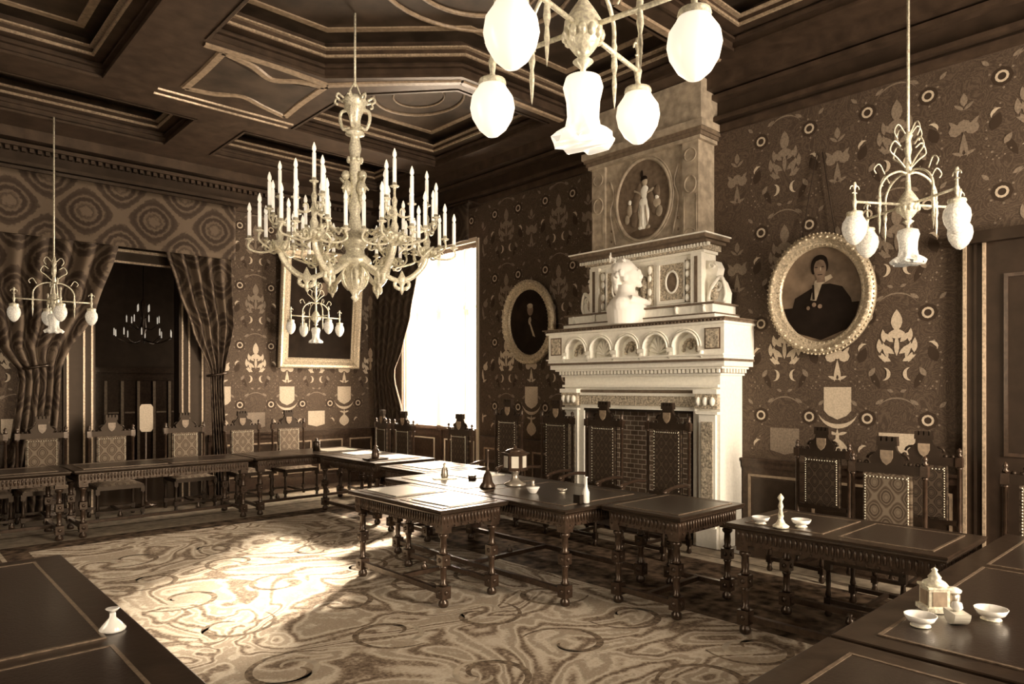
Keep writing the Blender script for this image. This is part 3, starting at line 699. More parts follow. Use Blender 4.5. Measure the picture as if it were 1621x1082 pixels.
def portrait_oval(yc, label, cat, man):
    t = thing('oval_portrait', label, cat, (XW-.03, yc, 2.67), 0, None)
    T3 = lambda u, v, o: (-.02-o-.05*(v+.6)/1.2, -u, v)
    mb = MB(); paint(mb, [(1 if man else 2, ellp(0, 0, .40, .47))], T3); obj('canvas', mb, PM, t)
    mb = MB(); a, b = .40, .47; n = 72; prof = [(.0, .005), (.012, .03), (.03, .035), (.05, .03), (.085, .075), (.105, .08), (.125, .05), (.14, .04), (.14, 0), (0, 0)]
    vs = []; fs = []; m = len(prof)
    for i in range(n):
        th = 2*PI*i/n; c, s = math.cos(th), math.sin(th)
        for o, d in prof: vs.append(T3((a+o)*c, (b+o)*s, d-.003))
    for i in range(n):
        for k in range(m): fs.append((i*m+k, ((i+1) % n)*m+k, ((i+1) % n)*m+(k+1) % m, i*m+(k+1) % m))
    mb.add(vs, fs, True)
    for i in range(84): th = 2*PI*i/84; mb.ell(T3((a+.134)*math.cos(th), (b+.134)*math.sin(th), .045), (.012, .012, .012), 6)
    for i in range(60): th = 2*PI*i/60; mb.ell(T3((a+.018)*math.cos(th), (b+.018)*math.sin(th), .036), (.007, .007, .007), 5)
    for i in range(44):
        th = 2*PI*(i+.5)/44; mb.ell(T3((a+.095)*math.cos(th), (b+.095)*math.sin(th), .078), (.014, .022, .018), 6)
    obj('carved_frame', mb, [M['frame']], t)
    mb = MB(); q = []
    if man:
        q = [(2, [(-.38, -.12), (.38, -.10), (.34, -.25), (-.34, -.25)]),
             (3, [(-.33, -.26), (-.26, -.02), (-.12, .05), (-.02, .10), (.10, .10), (.22, .06), (.30, -.06), (.34, -.24), (.26, -.36), (0, -.46), (-.24, -.38)]),
             (5, [(-.05, .14), (.11, .19), (.13, .155), (.02, .10), (-.04, -.06), (-.10, -.05)]), (3, ellp(.003, .33, .078, .066)), (3, ellp(-.062, .28, .026, .075)), (3, ellp(.066, .285, .022, .06)),
             (4, ellp(.005, .258, .062, .095)), (4, [(-.03, .20), (.05, .20), (.055, .12), (-.03, .12)]), (3, [(-.06, .33), (-.03, .375), (.04, .375), (.066, .33), (.045, .335), (.01, .348), (-.03, .335)]), (3, leaf(-.015, .272, .035, .010, 1.5)), (3, leaf(.05, .272, .035, .010, 1.5)),
             (3, [(-.02, .2), (.03, .2), (.03, .193), (-.02, .193)]), (5, leaf(.012, .232, .045, .014, 0)),
             (4, ellp(-.06, -.10, .022, .022)), (4, ellp(.0, -.12, .022, .022)), (4, ellp(-.12, -.13, .018, .02)), (3, [(-.075, .10), (-.055, .10), (-.05, -.05), (-.075, -.05)])]
    else:
        q = [(3, [(-.28, -.36), (-.22, -.02), (-.04, .08), (.08, .06), (.24, -.02), (.28, -.34), (0, -.46)]), (4, ellp(.03, .18, .062, .085)), (5, leaf(.03, .08, .12, .06, 2.9)), (5, [(-.01, .03), (.02, .02), (.12, -.22), (.07, -.2)]), (5, ellp(.03, .235, .06, .035))]
    paint(mb, q, T3, .003); obj('painted_sitter', mb, PM, t)
    if man:
        mb = MB(); mb.tube([(-.01, -.15, .5), (.01, -.0, 1.45)], .006, 5).tube([(-.01, .22, .5), (.01, .06, 1.45)], .006, 5); obj('hanging_cord', mb, [M['cord']], t)
    return t
portrait_oval(3.05, 'oval gilt framed portrait of a man in a dark coat, right of the fireplace', 'picture', True)
portrait_oval(7.28, 'oval gilt framed very dark portrait left of the fireplace, partly behind the hood', 'picture', False)
# rectangular picture leaning forward on the back wall
t = thing('framed_painting', 'large dark rectangular painting in a pale gilt frame on the back wall', 'picture', (5.885, YB-.05, 2.05)); t.rotation_euler.x = math.radians(5)
mb = MB()
mb.sweep([(-.60, .19), (.60, .19), (.60, 1.90), (-.60, 1.90)], [(0, .02), (.03, .04), (.06, .03), (.12, .07), (.155, .075), (.18, .05), (.18, 0), (0, 0)])
R = Matrix.Rotation(PI/2, 4, 'X'); mb.v = [tuple(R @ Vector(p)) for p in mb.v]
for i in range(60):
    for z in (.03, 2.06): mb.ell((-.76+1.52*(i+.5)/60, -.05, z), (.01, .01, .01), 5)
for i in range(76):
    for x in (-.765, .765): mb.ell((x, -.05, .02+2.04*(i+.5)/76), (.01, .01, .01), 5)
obj('gilt_frame', mb, [M['frame']], t)
mb = MB(); T4 = lambda u, v, o: (u, -.015-o, 1.05+v)
paint(mb, [(2, [(-.61, -.87), (.61, -.87), (.61, .87), (-.61, .87)]), (3, [(-.45, -.85), (-.3, .0), (-.1, .25), (.15, .25), (.32, .0), (.45, -.85)]), (1, ellp(.02, .36, .085, .12))], T4)
obj('canvas', mb, [M['frame'], M['paint_sky'], M['paint_dark'], M['paint_coat'], M['paint_dark'], M['paint_light']], t)

# white plaster bust on the mantel, in profile
t = thing('plaster_bust', 'white plaster bust with a star crown standing on the mantel shelf', 'bust', (6.56, 5.14, 2.465)); t.rotation_euler.z = math.atan2(-.80, .42)+PI/2
# local: faces -y
mb = MB()
mb.lathe([(.225, 0), (.235, .08), (.245, .16), (.24, .22), (.205, .28), (.15, .335), (.118, .375), (.108, .42), (.105, .47)], (0, 0, 0), 28, Matrix.Diagonal((1.1, .92, 1)).to_3x3())
mb.ell((-.21, .02, .22), (.075, .10, .10), 12).ell((.21, .02, .22), (.075, .10, .10), 12).ell((0, -.10, .22), (.17, .12, .13), 14)
mb.ell((0, -.03, .585), (.108, .128, .135), 18).ell((0, -.085, .50), (.068, .075, .055), 12)
mb.ell((0, -.158, .565), (.018, .034, .034), 8).ell((0, -.155, .590), (.014, .022, .04), 8).ell((0, -.150, .520), (.034, .026, .013), 8).ell((0, -.148, .494), (.03, .024, .011), 8).ell((0, -.148, .462), (.034, .036, .026), 8).ell((0, -.140, .630), (.08, .026, .024), 8)
mb.ell((0, .035, .66), (.135, .15, .105), 18).ell((0, .10, .56), (.105, .08, .11), 12).ell((0, .10, .46), (.085, .06, .10), 10).ell((-.10, .0, .55), (.030, .035, .05), 8).ell((.10, .0, .55), (.030, .035, .05), 8)
mb.ell((0, .045, .715), (.10, .12, .075), 14).ell((0, .12, .68), (.08, .06, .08), 10)
for i in range(9): a_ = i*PI/8; mb.ell((.125*math.cos(a_), .04+.11*math.sin(a_), .60-.05*math.sin(a_)), (.03, .03, .045), 6)
mb.tube([(-.2, -.08, .30), (-.08, -.20, .26), (.03, -.25, .25)], [.035, .045, .03], 8).tube([(.2, -.06, .30), (.12, -.17, .26), (-.02, -.25, .25)], [.035, .045, .03], 8)
b_ = obj('bust_figure', mb, [M['plaster']], t)
md = b_.modifiers.new('Remesh', 'REMESH'); md.mode = 'VOXEL'; md.voxel_size = .008; md.use_smooth_shade = True
sm = b_.modifiers.new('Smooth', 'SMOOTH'); sm.factor = .4; sm.iterations = 2
mb = MB()
for i, (x, y) in enumerate(((0, .145), (-.10, .08), (.10, .08), (-.1, -.03), (.1, -.03))):
    star = []
    for k in range(10): rr = (.07 if i == 0 else .03)*(1 if k % 2 == 0 else .45); star.append((rr*math.sin(k*PI/5), rr*math.cos(k*PI/5)))
    a = math.atan2(x, -y); T = Matrix.Translation((x*1.3, y*1.05+.03, .80 if i == 0 else .74)) @ Matrix.Rotation(a, 4, 'Z') @ Matrix.Rotation(PI/2, 4, 'X')
    mb.prism(star, -.006, .006, T)
obj('star_crown', mb, [M['plaster']], t); t.scale = (1.04, 1.04, 1.0)

# ------------------------------------------------------------------ tables
TZ = .79
def zfl(x, y): return .0128 if (.8 < x < 6.6 and 1.13 < y < 10.87) else 0
def leg_mesh(h=.66):
    mb = MB()
    mb.lathe([(.030, 0), (.042, .015), (.038, .045), (.024, .06), (.030, .075)], n=12)
    mb.box(-.042, .042, -.042, .042, .07, .17).ell((0, -.042, .12), (.022, .012, .022), 8).ell((0, .042, .12), (.022, .012, .022), 8).ell((-.042, 0, .12), (.012, .022, .022), 8)
    mb.lathe([(.030, .17), (.036, .185), (.022, .20), (.026, .25), (.024, .30), (.034, .32), (.026, .335)], n=12)
    mb.box(-.038, .038, -.038, .038, .335, .42).ell((0, -.038, .378), (.02, .012, .02), 8).ell((-.038, 0, .378), (.012, .02, .02), 8)
    mb.lathe([(.026, .42), (.036, .435), (.024, .45), (.028, .49), (.024, .545), (.038, .56), (.042, .58), (.028, .595)], n=12)
    mb.box(-.045, .045, -.045, .045, .595, h)
    return mb.mesh('leg', M['wood_paler'])
LEG = leg_mesh()
def table(x0, x1, y0, y1, label, panels, legs=None, dark=True, group=None):
    cx, cy = (x0+x1)/2, (y0+y1)/2; a, b = (x1-x0)/2, (y1-y0)/2
    t = thing('council_table', label, 'table', (cx, cy, .0), 0, group)
    on = lambda x, y: zfl(x+cx, y+cy)
    mb = MB(); r = [(-a, -b), (a, -b), (a, b), (-a, b)]
    mb.box(-a+.01, a-.01, -b+.01, b-.01, .755, TZ-.0005).sweep(r, [(-.03, .745), (-.012, .75), (-.004, .762), (-.008, .77), (0, .775), (0, .786), (-.006, TZ), (-.03, TZ)])
    obj('tabletop', mb, [M['wood']], t)
    mb = MB(); i_ = .055; mb.box(-a+i_, a-i_, -b+i_, -b+i_+.025, .64, .755).box(-a+i_, a-i_, b-i_-.025, b-i_, .64, .755).box(-a+i_, -a+i_+.025, -b+i_, b-i_, .64, .755).box(a-i_-.025, a-i_, -b+i_, b-i_, .64, .755)
    sp = .034
    for (p0, p1, ny) in (((-a+i_, -b+i_), (a-i_, -b+i_), (0, -1)), ((-a+i_, -b+i_), (-a+i_, b-i_), (-1, 0)), ((-a+i_, b-i_), (a-i_, b-i_), (0, 1)), ((a-i_, -b+i_), (a-i_, b-i_), (1, 0))):
        L = math.hypot(p1[0]-p0[0], p1[1]-p0[1]); n = int(L/sp); dx, dy = (p1[0]-p0[0])/L, (p1[1]-p0[1])/L
        for k in range(n):
            s = (k+.5)*L/n; q = (p0[0]+dx*s+ny[0]*.003, p0[1]+dy*s+ny[1]*.003)
            mb.ell((q[0], q[1], .702), (.011 if dx else .010, .011 if dy else .010, .036), 6)
            if k % 2: mb.ell((q[0]+ny[0]*.006, q[1]+ny[1]*.006, .652), (.008, .008, .008), 5)
        e = .012; xx = sorted((p0[0]+ny[0]*e, p1[0])) ; 
        mb.box(min(p0[0], p1[0])+min(0, ny[0]*e), max(p0[0], p1[0])+max(0, ny[0]*e), min(p0[1], p1[1])+min(0, ny[1]*e), max(p0[1], p1[1])+max(0, ny[1]*e), .742, .756)
    for sx in (-1, 1):
        for sy in (-1, 1): mb.box(sx*(a-.05), sx*(a-.145), sy*(b-.05), sy*(b-.145), .625, .756)
    obj('apron', mb, [M['wood_paler']], t)
    lx, ly = a-.10, b-.10
    L = legs or [(-lx, -ly), (lx, -ly), (lx, ly), (-lx, ly)]
    for x, y in L: o = obj('leg', LEG, None, t, (x, y, on(x, y))); o.scale.z = (.66-on(x, y))/.66
    mb = MB()
    for s in (-1, 1): mb.box(-lx-.02, -lx+.02, -ly, ly, .11, .15) if s < 0 else mb.box(lx-.02, lx+.02, -ly, ly, .11, .15)
    mb.box(-lx, lx, -.02, .02, .112, .148)
    for k in range(max(1, int(2*lx/.7))): mb.lathe([(.0, .148), (.03, .155), (.03, .18), (.012, .20), (.02, .215), (0, .225)], (-lx+2*lx*(k+.5)/max(1, int(2*lx/.7)), 0, 0), 8)
    obj('stretcher', mb, [M['wood_paler']], t)
    for (px0, px1, py0, py1) in panels:
        mb = MB(); mb.box(px0-cx, px1-cx, py0-cy, py1-cy, TZ, TZ+.003); lp = obj('leather_panel', mb, [M['leather']], t)
        mb = MB(); mb.sweep([(px0-cx, py0-cy), (px1-cx, py0-cy), (px1-cx, py1-cy), (px0-cx, py1-cy)], [(-.012, TZ+.003), (-.012, TZ+.005), (.002, TZ+.005), (.002, TZ)]); obj('gilt_border', mb, [M['border']], lp)
    return t
table(-.90, 1.66, 9.10, 9.96, 'long dark carved table at the far left end of the back row, by the doorway', [(-.75, .4, 9.22, 9.85), (.45, 1.55, 9.22, 9.85)])
table(1.69, 3.72, 9.10, 9.96, 'dark carved table in front of the curtained doorway, second in the back row', [(1.8, 2.7, 9.22, 9.85), (2.75, 3.62, 9.22, 9.85)])
table(3.75, 5.50, 9.10, 9.96, 'carved corner table under the rectangular painting, papers on its right end', [(3.85, 4.5, 9.22, 9.85)])
table(4.58, 5.50, 7.50, 9.07, 'carved table with sunlit top below the tall window, tall inkstand on it', [(4.75, 5.38, 7.62, 8.95)])
table(4.46, 5.36, 6.26, 7.20, 'small table between the window table and the long president desk', [(4.55, 5.26, 6.34, 7.12)])
table(3.92, 5.10, 3.66, 6.23, 'long president desk in front of the fireplace, standing behind the clerk table', [(4.05, 4.95, 3.80, 4.85), (4.05, 4.95, 5.05, 6.1)])
table(3.20, 3.90, 4.29, 5.71, 'small clerk table with brightly reflecting top, foremost in the middle of the room', [(3.27, 3.83, 4.36, 4.95), (3.27, 3.83, 5.05, 5.64)])
table(4.30, 5.22, 2.88, 3.63, 'square-ended dark table at the right of the president desk, before the hearth', [(4.38, 5.14, 2.95, 3.56)])
table(4.40, 5.22, 1.20, 2.58, 'dark carved table right of the hearth with a candlestick between two white bowls', [(4.50, 5.12, 1.30, 1.84), (4.50, 5.12, 1.94, 2.48)])
table(2.72, 5.40, .30, 1.14, 'long dark table at the lower right with a brass inkstand and bowls', [(2.84, 4.3, .42, 1.01), (4.38, 5.3, .42, 1.01)])
table(.86, 2.69, .30, 1.14, 'long dark table running out of the bottom of the picture, right of the near corner', [(.98, 2.57, .42, 1.01)])
table(-.02, .80, 1.20, 4.67, 'long dark table cut by the lower left corner, small white inkpot on its edge', [(.12, .66, 1.35, 2.9), (.12, .66, 3.0, 4.55)])

# ------------------------------------------------------------------ chairs
def chair_leg():
    mb = MB(); mb.lathe([(.020, 0), (.028, .02), (.018, .05), (.022, .08)], n=10).box(-.024, .024, -.024, .024, .08, .14)
    mb.lathe([(.016, .14), (.024, .16), (.016, .20), (.020, .27), (.016, .33), (.024, .35)], n=10).box(-.024, .024, -.024, .024, .35, .42)
    return mb.mesh('leg', M['wood'])
CLEG = chair_leg()
def make_chair(h, arms, label, name='council_chair', back='tapestry'):
    t = thing(name, label, 'chair'); wd = .26; z1 = h
    for x in (-wd, wd):
        for y in (-.22, .24): obj('leg', CLEG, None, t, (x, y, 0))
    mb = MB(); mb.box(-.27, .27, -.25, .27, .40, .45); mb.box(-.24, .24, -.235, -.205, .10, .13).box(-.24, .24, .225, .255, .10, .13).box(-.015, .015, -.22, .24, .105, .135)
    obj('seat_frame', mb, [M['wood']], t)
    mb = MB()
    vs = []; n = 8
    for i in range(n+1):
        for j in range(n+1):
            u, v = i/n*2-1, j/n*2-1; vs.append((.255*u, -.01+.235*v, .455+.04*(1-u**4)*(1-v**4)))
    mb.add(vs, [(i*(n+1)+j, (i+1)*(n+1)+j, (i+1)*(n+1)+j+1, i*(n+1)+j+1) for i in range(n) for j in range(n)], True)
    mb.box(-.255, .255, -.245, .225, .45, .456); mb.uv = lambda c: (c.x, c.y)
    st = obj('seat', mb, [M[back]], t)
    for x in (-wd, wd):
        mb = MB(); mb.lathe([(.022, .42), (.026, .44), (.026, .50), (.018, .52), (.022, .56), (.016, .60), (.018, .62), (.0165, z1-.16), (.026, z1-.15), (.018, z1-.135)], (0, 0, 0), 10).box(-.026, .026, -.026, .026, z1-.135, z1-.055)
        p = obj('back_post', mb, [M['wood_paler']], t, (x, .24, 0))
        mb = MB().lathe([(.014, z1-.055), (.026, z1-.04), (.012, z1-.025), (.022, z1-.008), (.016, z1+.01), (0, z1+.025)], (0, 0, 0), 10); obj('finial', mb, [M['wood_paler']], p)
    mb = MB(); zb = .60
    mb.box(-wd+.02, wd-.02, .225, .255, zb-.04, zb); obj('lower_rail', mb, [M['wood']], t); mb = MB().box(-wd+.02, wd-.02, .22, .26, z1-.13, z1-.06)
    for k in range(9): x = -wd+.05+(2*wd-.1)*k/8; mb.ell((x, .24, z1-.052), (.02, .018, .018), 6)
    obj('top_rail', mb, [M['joinery']], t)
    mb = MB(); bw = .175; mb.box(-bw, bw, .222, .258, zb, z1-.13); mb.box(-bw+.02, bw-.02, .205, .275, zb+.02, z1-.15); mb.uv = lambda c: (c.x, c.z)
    bk = obj('backrest', mb, [M[back]], t)
    mb = MB()
    for k in range(20): z = zb+.03+(z1-.18-zb)*k/19; mb.ell((-bw+.02, .205, z), (.006, .005, .006), 5).ell((bw-.02, .205, z), (.006, .005, .006), 5)
    for k in range(12): x = -bw+.03+(2*bw-.06)*k/11; mb.ell((x, .205, z1-.16), (.006, .005, .006), 5)
    obj('nail_row', mb, [M['gold']], bk)
    # crest: carved shield under a mural crown, scrolls at the sides
    mb = MB(); c = z1-.05
    T = Matrix.Translation((0, .24, c)) @ Matrix.Rotation(PI/2, 4, 'X')
    mb.prism([(-.11, -.03), (.11, -.03), (.13, .03), (.07, .10), (.06, .14), (-.06, .14), (-.07, .10), (-.13, .03)], -.018, .018, T)
    mb.box(-.075, .075, .215, .265, c+.135, c+.17)
    for k in range(4): x = -.06+.04*k; mb.box(x-.013, x+.013, .215, .265, c+.17, c+.205)
    for s in (-1, 1): mb.tube([(s*(.10+.05*math.cos(i*.55)*(1-i/16)), .24, c+.03+.05*math.sin(i*.55)*(1-i/16)) for i in range(13)], .011, 6)
    cr = obj('crest', mb, [M['joinery']], t)
    mb = MB(); T = Matrix.Translation((0, .218, c+.045)) @ Matrix.Rotation(PI/2, 4, 'X')
    mb.prism([(-.045, .055), (-.045, 0), (-.03, -.035), (0, -.06), (.03, -.035), (.045, 0), (.045, .055)], .0, .008, T)
    sh = obj('shield', mb, [M['rib']], cr); sh['label'] = 'small paler carved shield'
    mb = MB()
    for x, z in ((-.018, .025), (.018, .025), (0, -.015)): mb.ell((x, .2095, c+.045+z), (.010, .003, .012), 6)
    if arms:
        for s in (-1, 1):
            mb = MB(); x = s*.275
            mb.tube(bez([(x, .22, .70), (x, .05, .715), (x, -.12, .70), (x, -.22, .67)], 4), [.02]*9+[.022]*4, 8)
            mb.tube([(x, -.22-.03*math.cos(i*.5)+.03, .645+.03*math.sin(i*.5)*(1-i/20)+.02) for i in range(12)], .018, 6)
            mb.lathe([(.018, .43), (.014, .48), (.022, .52), (.014, .58), (.018, .66)], (x, -.20, 0), 8)
            obj('armrest', mb, [M['wood_paler']], t)
    return t
used = {}
def place(proto, x, y, rz, label, group=None):
    k = proto.name
    if k not in used: used[k] = 1; proto['label'] = label; proto.location = (x, y, zfl(x, y)); proto.rotation_euler.z = rz; o = proto
    else: o = copy_tree(proto, label, (x, y, zfl(x, y)), rz)
    if group: o['group'] = group
    return o
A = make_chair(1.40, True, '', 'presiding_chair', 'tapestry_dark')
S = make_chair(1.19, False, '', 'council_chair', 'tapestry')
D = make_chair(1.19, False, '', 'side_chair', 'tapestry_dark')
rz = -PI/2
gp = 'tall crested presiding chairs before the fireplace'
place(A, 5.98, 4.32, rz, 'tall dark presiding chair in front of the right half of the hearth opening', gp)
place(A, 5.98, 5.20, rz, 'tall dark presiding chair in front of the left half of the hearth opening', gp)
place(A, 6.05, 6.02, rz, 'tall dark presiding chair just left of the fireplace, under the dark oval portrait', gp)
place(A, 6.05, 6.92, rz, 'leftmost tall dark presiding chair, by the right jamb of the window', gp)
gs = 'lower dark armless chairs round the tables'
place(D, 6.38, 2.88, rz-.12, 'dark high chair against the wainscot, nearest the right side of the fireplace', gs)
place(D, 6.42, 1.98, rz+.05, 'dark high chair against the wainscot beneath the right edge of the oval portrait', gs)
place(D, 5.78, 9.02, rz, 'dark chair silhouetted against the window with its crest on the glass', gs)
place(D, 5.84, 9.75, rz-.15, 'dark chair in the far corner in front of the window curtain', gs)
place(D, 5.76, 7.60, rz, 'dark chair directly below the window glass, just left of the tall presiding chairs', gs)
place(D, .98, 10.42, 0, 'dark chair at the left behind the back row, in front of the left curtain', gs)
gc = 'chairs with pale tapestry backs'
place(S, 5.52, 1.98, rz, 'chair with a pale patterned back and a crest, behind the table right of the hearth', gc)
place(S, 5.62, .98, rz, 'chair with a pale patterned back cut by the right side, beside the door', gc)
place(S, 4.92, 10.42, 0, 'pale-backed chair under the rectangular painting, rightmost of the back row', gc)
place(S, 4.19, 10.45, 0, 'pale-backed chair beside the right curtain, second from the right in the back row', gc)
place(S, 3.35, 10.42, 0, 'pale-backed chair in the right half of the curtained doorway', gc)
place(S, 2.38, 10.30, 0, 'pale-backed chair in the left half of the curtained doorway', gc)
place(S, 1.62, 10.42, 0, 'pale-backed chair in front of the left curtain, next to the doorway', gc)
t = thing('pole_screen', 'small pale screen on a pole standing in the doorway', 'screen', (2.95, 11.1, 0))
obj('pole', MB().lathe([(.14, 0), (.15, .02), (.03, .05), (.015, .08), (.015, 1.18), (.0, 1.5)], (0, 0, 0), 12), [M['wood_paler']], t)
mb = MB(); T = Matrix.Translation((0, -.02, 1.28)) @ Matrix.Rotation(PI/2, 4, 'X')
mb.prism([(-.09, -.16), (-.06, -.2), (.06, -.2), (.09, -.16), (.09, .16), (.06, .2), (-.06, .2), (-.09, .16)], -.012, .012, T); obj('panel', mb, [M['motif']], t)

# ------------------------------------------------------------------ curtains
def sheet(name, inner, outer, T, z0, z1, folds, amp, mname, parent, nz=28, nu=64, phase=0, uo=0, vo=0, us=1.05):
    """cloth from inner(z) to outer(z); T(u, depth, z) -> world; folds run vertically"""
    mb = MB(); vs = []; uvd = {}
    for i in range(nz+1):
        z = z0+(z1-z0)*i/nz; a, b = inner(z), outer(z)
        for j in range(nu+1):
            s = j/nu; dd = amp*math.sin(2*PI*folds*s+phase)*(.7+.3*math.sin(3*s+z*2))
            vs.append(T(a+(b-a)*s, dd, z))
    W_ = abs(outer(z1)-inner(z1))*us
    mb.add(vs, [(i*(nu+1)+j, i*(nu+1)+j+1, (i+1)*(nu+1)+j+1, (i+1)*(nu+1)+j) for i in range(nz) for j in range(nu)], True)
    me = bpy.data.meshes.new(name); me.from_pydata(mb.v, [], mb.f); me.materials.append(M[mname])
    ul = me.uv_layers.new(name='UVMap')
    for l in me.loops: i, j = divmod(l.vertex_index, nu+1); ul.data[l.index].uv = (W_*j/nu+uo, z0+(z1-z0)*i/nz+vo)
    for p in me.polygons: p.use_smooth = True
    o = obj(name, me, None, parent); sd = o.modifiers.new('Solidify', 'SOLIDIFY'); sd.thickness = .012; return o
def interp(tab):
    def f(z):
        if z <= tab[0][0]: return tab[0][1]
        for (a, u), (b, v) in zip(tab, tab[1:]):
            if z <= b: q = (z-a)/(b-a); q = q*q*(3-2*q)*.5+q*.5; return u+(v-u)*q
        return tab[-1][1]
    return f
t = thing('doorway_curtains', 'heavy ogee-patterned curtains tied back at both sides of the doorway, with a deep pelmet', 'curtain', (0, 0, 0))
TB = lambda d0: (lambda u, d, z: (u, YB-d0-d, z))
sheet('curtain_panel', interp([(0, 1.80), (1.95, 1.92), (2.1, 1.96), (2.8, 2.34), (3.75, 2.62), (4.4, 2.7)]), interp([(0, 1.25), (1.9, 1.45), (2.3, 1.2), (3.3, .95), (4.4, .9)]), TB(.30), .02, 4.2, 6, .05, 'drape', t)
sheet('curtain_panel', interp([(0, 3.98), (1.85, 3.92), (2.0, 3.90), (2.6, 3.64), (3.3, 3.40), (3.75, 3.25), (4.4, 3.2)]), interp([(0, 4.20), (1.85, 4.10), (2.0, 4.12), (2.7, 4.26), (3.3, 4.24), (4.4, 4.24)]), TB(.30), .02, 4.2, 5, .05, 'drape', t, phase=1)
sheet('pelmet', lambda z: .9, lambda z: 4.26, TB(.42), 3.74, 4.58, 3, .012, 'drape', t, 10, 80, 0, -1.3, -4.16, 1.0)
mb = MB()
for x, z in ((1.64, 2.0), (4.02, 1.93)): mb.tube([(x+.15*math.cos(a*PI/8), YB-.30+.10*math.sin(a*PI/8), z+.03*math.cos(a*PI/8)) for a in range(16)], .022, 6, True)
obj('tieback', mb, [M['wood']], t)
mb = MB(); mb.box(.85, 4.30, YB-.46, YB-.01, 4.58, 4.62); obj('curtain_rail', mb, [M['wood']], t)
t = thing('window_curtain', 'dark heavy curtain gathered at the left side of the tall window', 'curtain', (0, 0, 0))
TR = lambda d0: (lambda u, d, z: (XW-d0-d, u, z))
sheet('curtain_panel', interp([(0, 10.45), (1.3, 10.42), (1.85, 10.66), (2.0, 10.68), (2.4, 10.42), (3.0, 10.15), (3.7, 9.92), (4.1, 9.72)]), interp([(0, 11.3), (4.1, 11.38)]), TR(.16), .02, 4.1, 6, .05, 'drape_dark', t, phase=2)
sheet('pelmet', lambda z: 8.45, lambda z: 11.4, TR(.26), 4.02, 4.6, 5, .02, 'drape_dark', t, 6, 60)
sheet('net_curtain', lambda z: 8.66, lambda z: 10.60, TR(.01), 1.08, 3.96, 14, .008, 'net', t, 4, 120)
mb = MB().box(XW-.30, XW-.005, 8.42, 11.42, 4.60, 4.63); obj('curtain_rail', mb, [M['wood']], t)

# ------------------------------------------------------------------ candle chandelier
CX, CY = 3.68, 6.41
t = thing('candle_chandelier', 'great gilt bronze chandelier crowded with white electric candles', 'chandelier', (CX, CY, 0))
mb = MB()
mb.lathe([(.012, 4.84), (.012, ZC+.40)], n=8)
mb.tube([(0, 0, 4.90), (.06, 0, 4.78), (.10, 0, 4.72)], .008, 5).tube([(0, 0, 4.90), (-.06, 0, 4.78), (-.10, 0, 4.72)], .008, 5)
obj('hanging_rod', mb, [M['gold']], t)
mb = MB()
mb.lathe([(.02, 4.76), (.10, 4.73), (.13, 4.68), (.10, 4.66), (.11, 4.63), (.07, 4.55), (.05, 4.47), (.04, 4.40), (.09, 4.37), (.10, 4.345), (.045, 4.33), (.05, 4.28), (.065, 4.2), (.05, 4.12), (.065, 4.08), (.05, 4.02), (.06, 3.95), (.045, 3.85), (.05, 3.70),
          (.08, 3.62), (.05, 3.52), (.07, 3.40), (.10, 3.32), (.13, 3.27), (.14, 3.22), (.10, 3.17), (.085, 3.12), (.16, 3.06), (.17, 3.02), (.12, 2.98), (.10, 2.90), (.115, 2.82), (.10, 2.76), (.05, 2.72), (.03, 2.68), (.045, 2.66), (.02, 2.63), (0, 2.61)], n=20)
for k in range(8):
    a = k*PI/4; c, s = math.cos(a), math.sin(a)
    mb.tube(bez([(.13*c, .13*s, 4.69), (.19*c, .19*s, 4.72), (.21*c, .21*s, 4.68), (.18*c, .18*s, 4.66)], 3), .012, 5)
    if k % 2: mb.tube(bez([(.07*c, .07*s, 4.60), (.14*c, .14*s, 4.58), (.155*c, .155*s, 4.50), (.12*c, .12*s, 4.40), (.06*c, .06*s, 4.42)], 3), .018, 6)
    mb.tube(bez([(.10*c, .10*s, 2.96), (.14*c, .14*s, 2.90), (.12*c, .12*s, 2.80), (.07*c, .07*s, 2.74)], 3), .012, 5)
    mb.ell((.12*c, .12*s, 2.86), (.022, .022, .03), 6); mb.ell((.07*c, .07*s, 4.08), (.022, .022, .03), 6)
for k in range(3):                                 # cherub like figures round the shaft
    a = k*2*PI/3+.9; c, s = math.cos(a), math.sin(a)
    mb.ell((.085*c, .085*s, 3.78), (.05, .05, .085), 10).ell((.10*c, .10*s, 3.91), (.042, .042, .05), 10).ell((.09*c, .09*s, 3.66), (.035, .035, .07), 8)
    mb.tube([(.1*c, .1*s, 3.82), (.15*c-.03*s, .15*s+.03*c, 3.76)], [.018, .012], 6).tube([(.1*c, .1*s, 3.82), (.15*c+.03*s, .15*s-.03*c, 3.88)], [.018, .012], 6)
obj('central_column', mb, [M['gold']], t)
cb = MB().lathe([(.0185, 0), (.0185, .24), (.012, .25), (0, .25)], n=8); cb2 = MB().lathe([(.010, .245), (.021, .275), (.018, .30), (.006, .335), (0, .345)], n=8)
cand = cb.mesh('candle', M['candle']); bulb = cb2.mesh('flame_bulb', M['bulb'])
cup = lambda mb, x, y, z: mb.lathe([(.008, -.04), (.018, -.03), (.010, -.02), (.042, -.008), (.045, 0), (.022, .0), (.022, .03), (.014, .03)], (x, y, z), 10)
base_a = math.radians(-30)
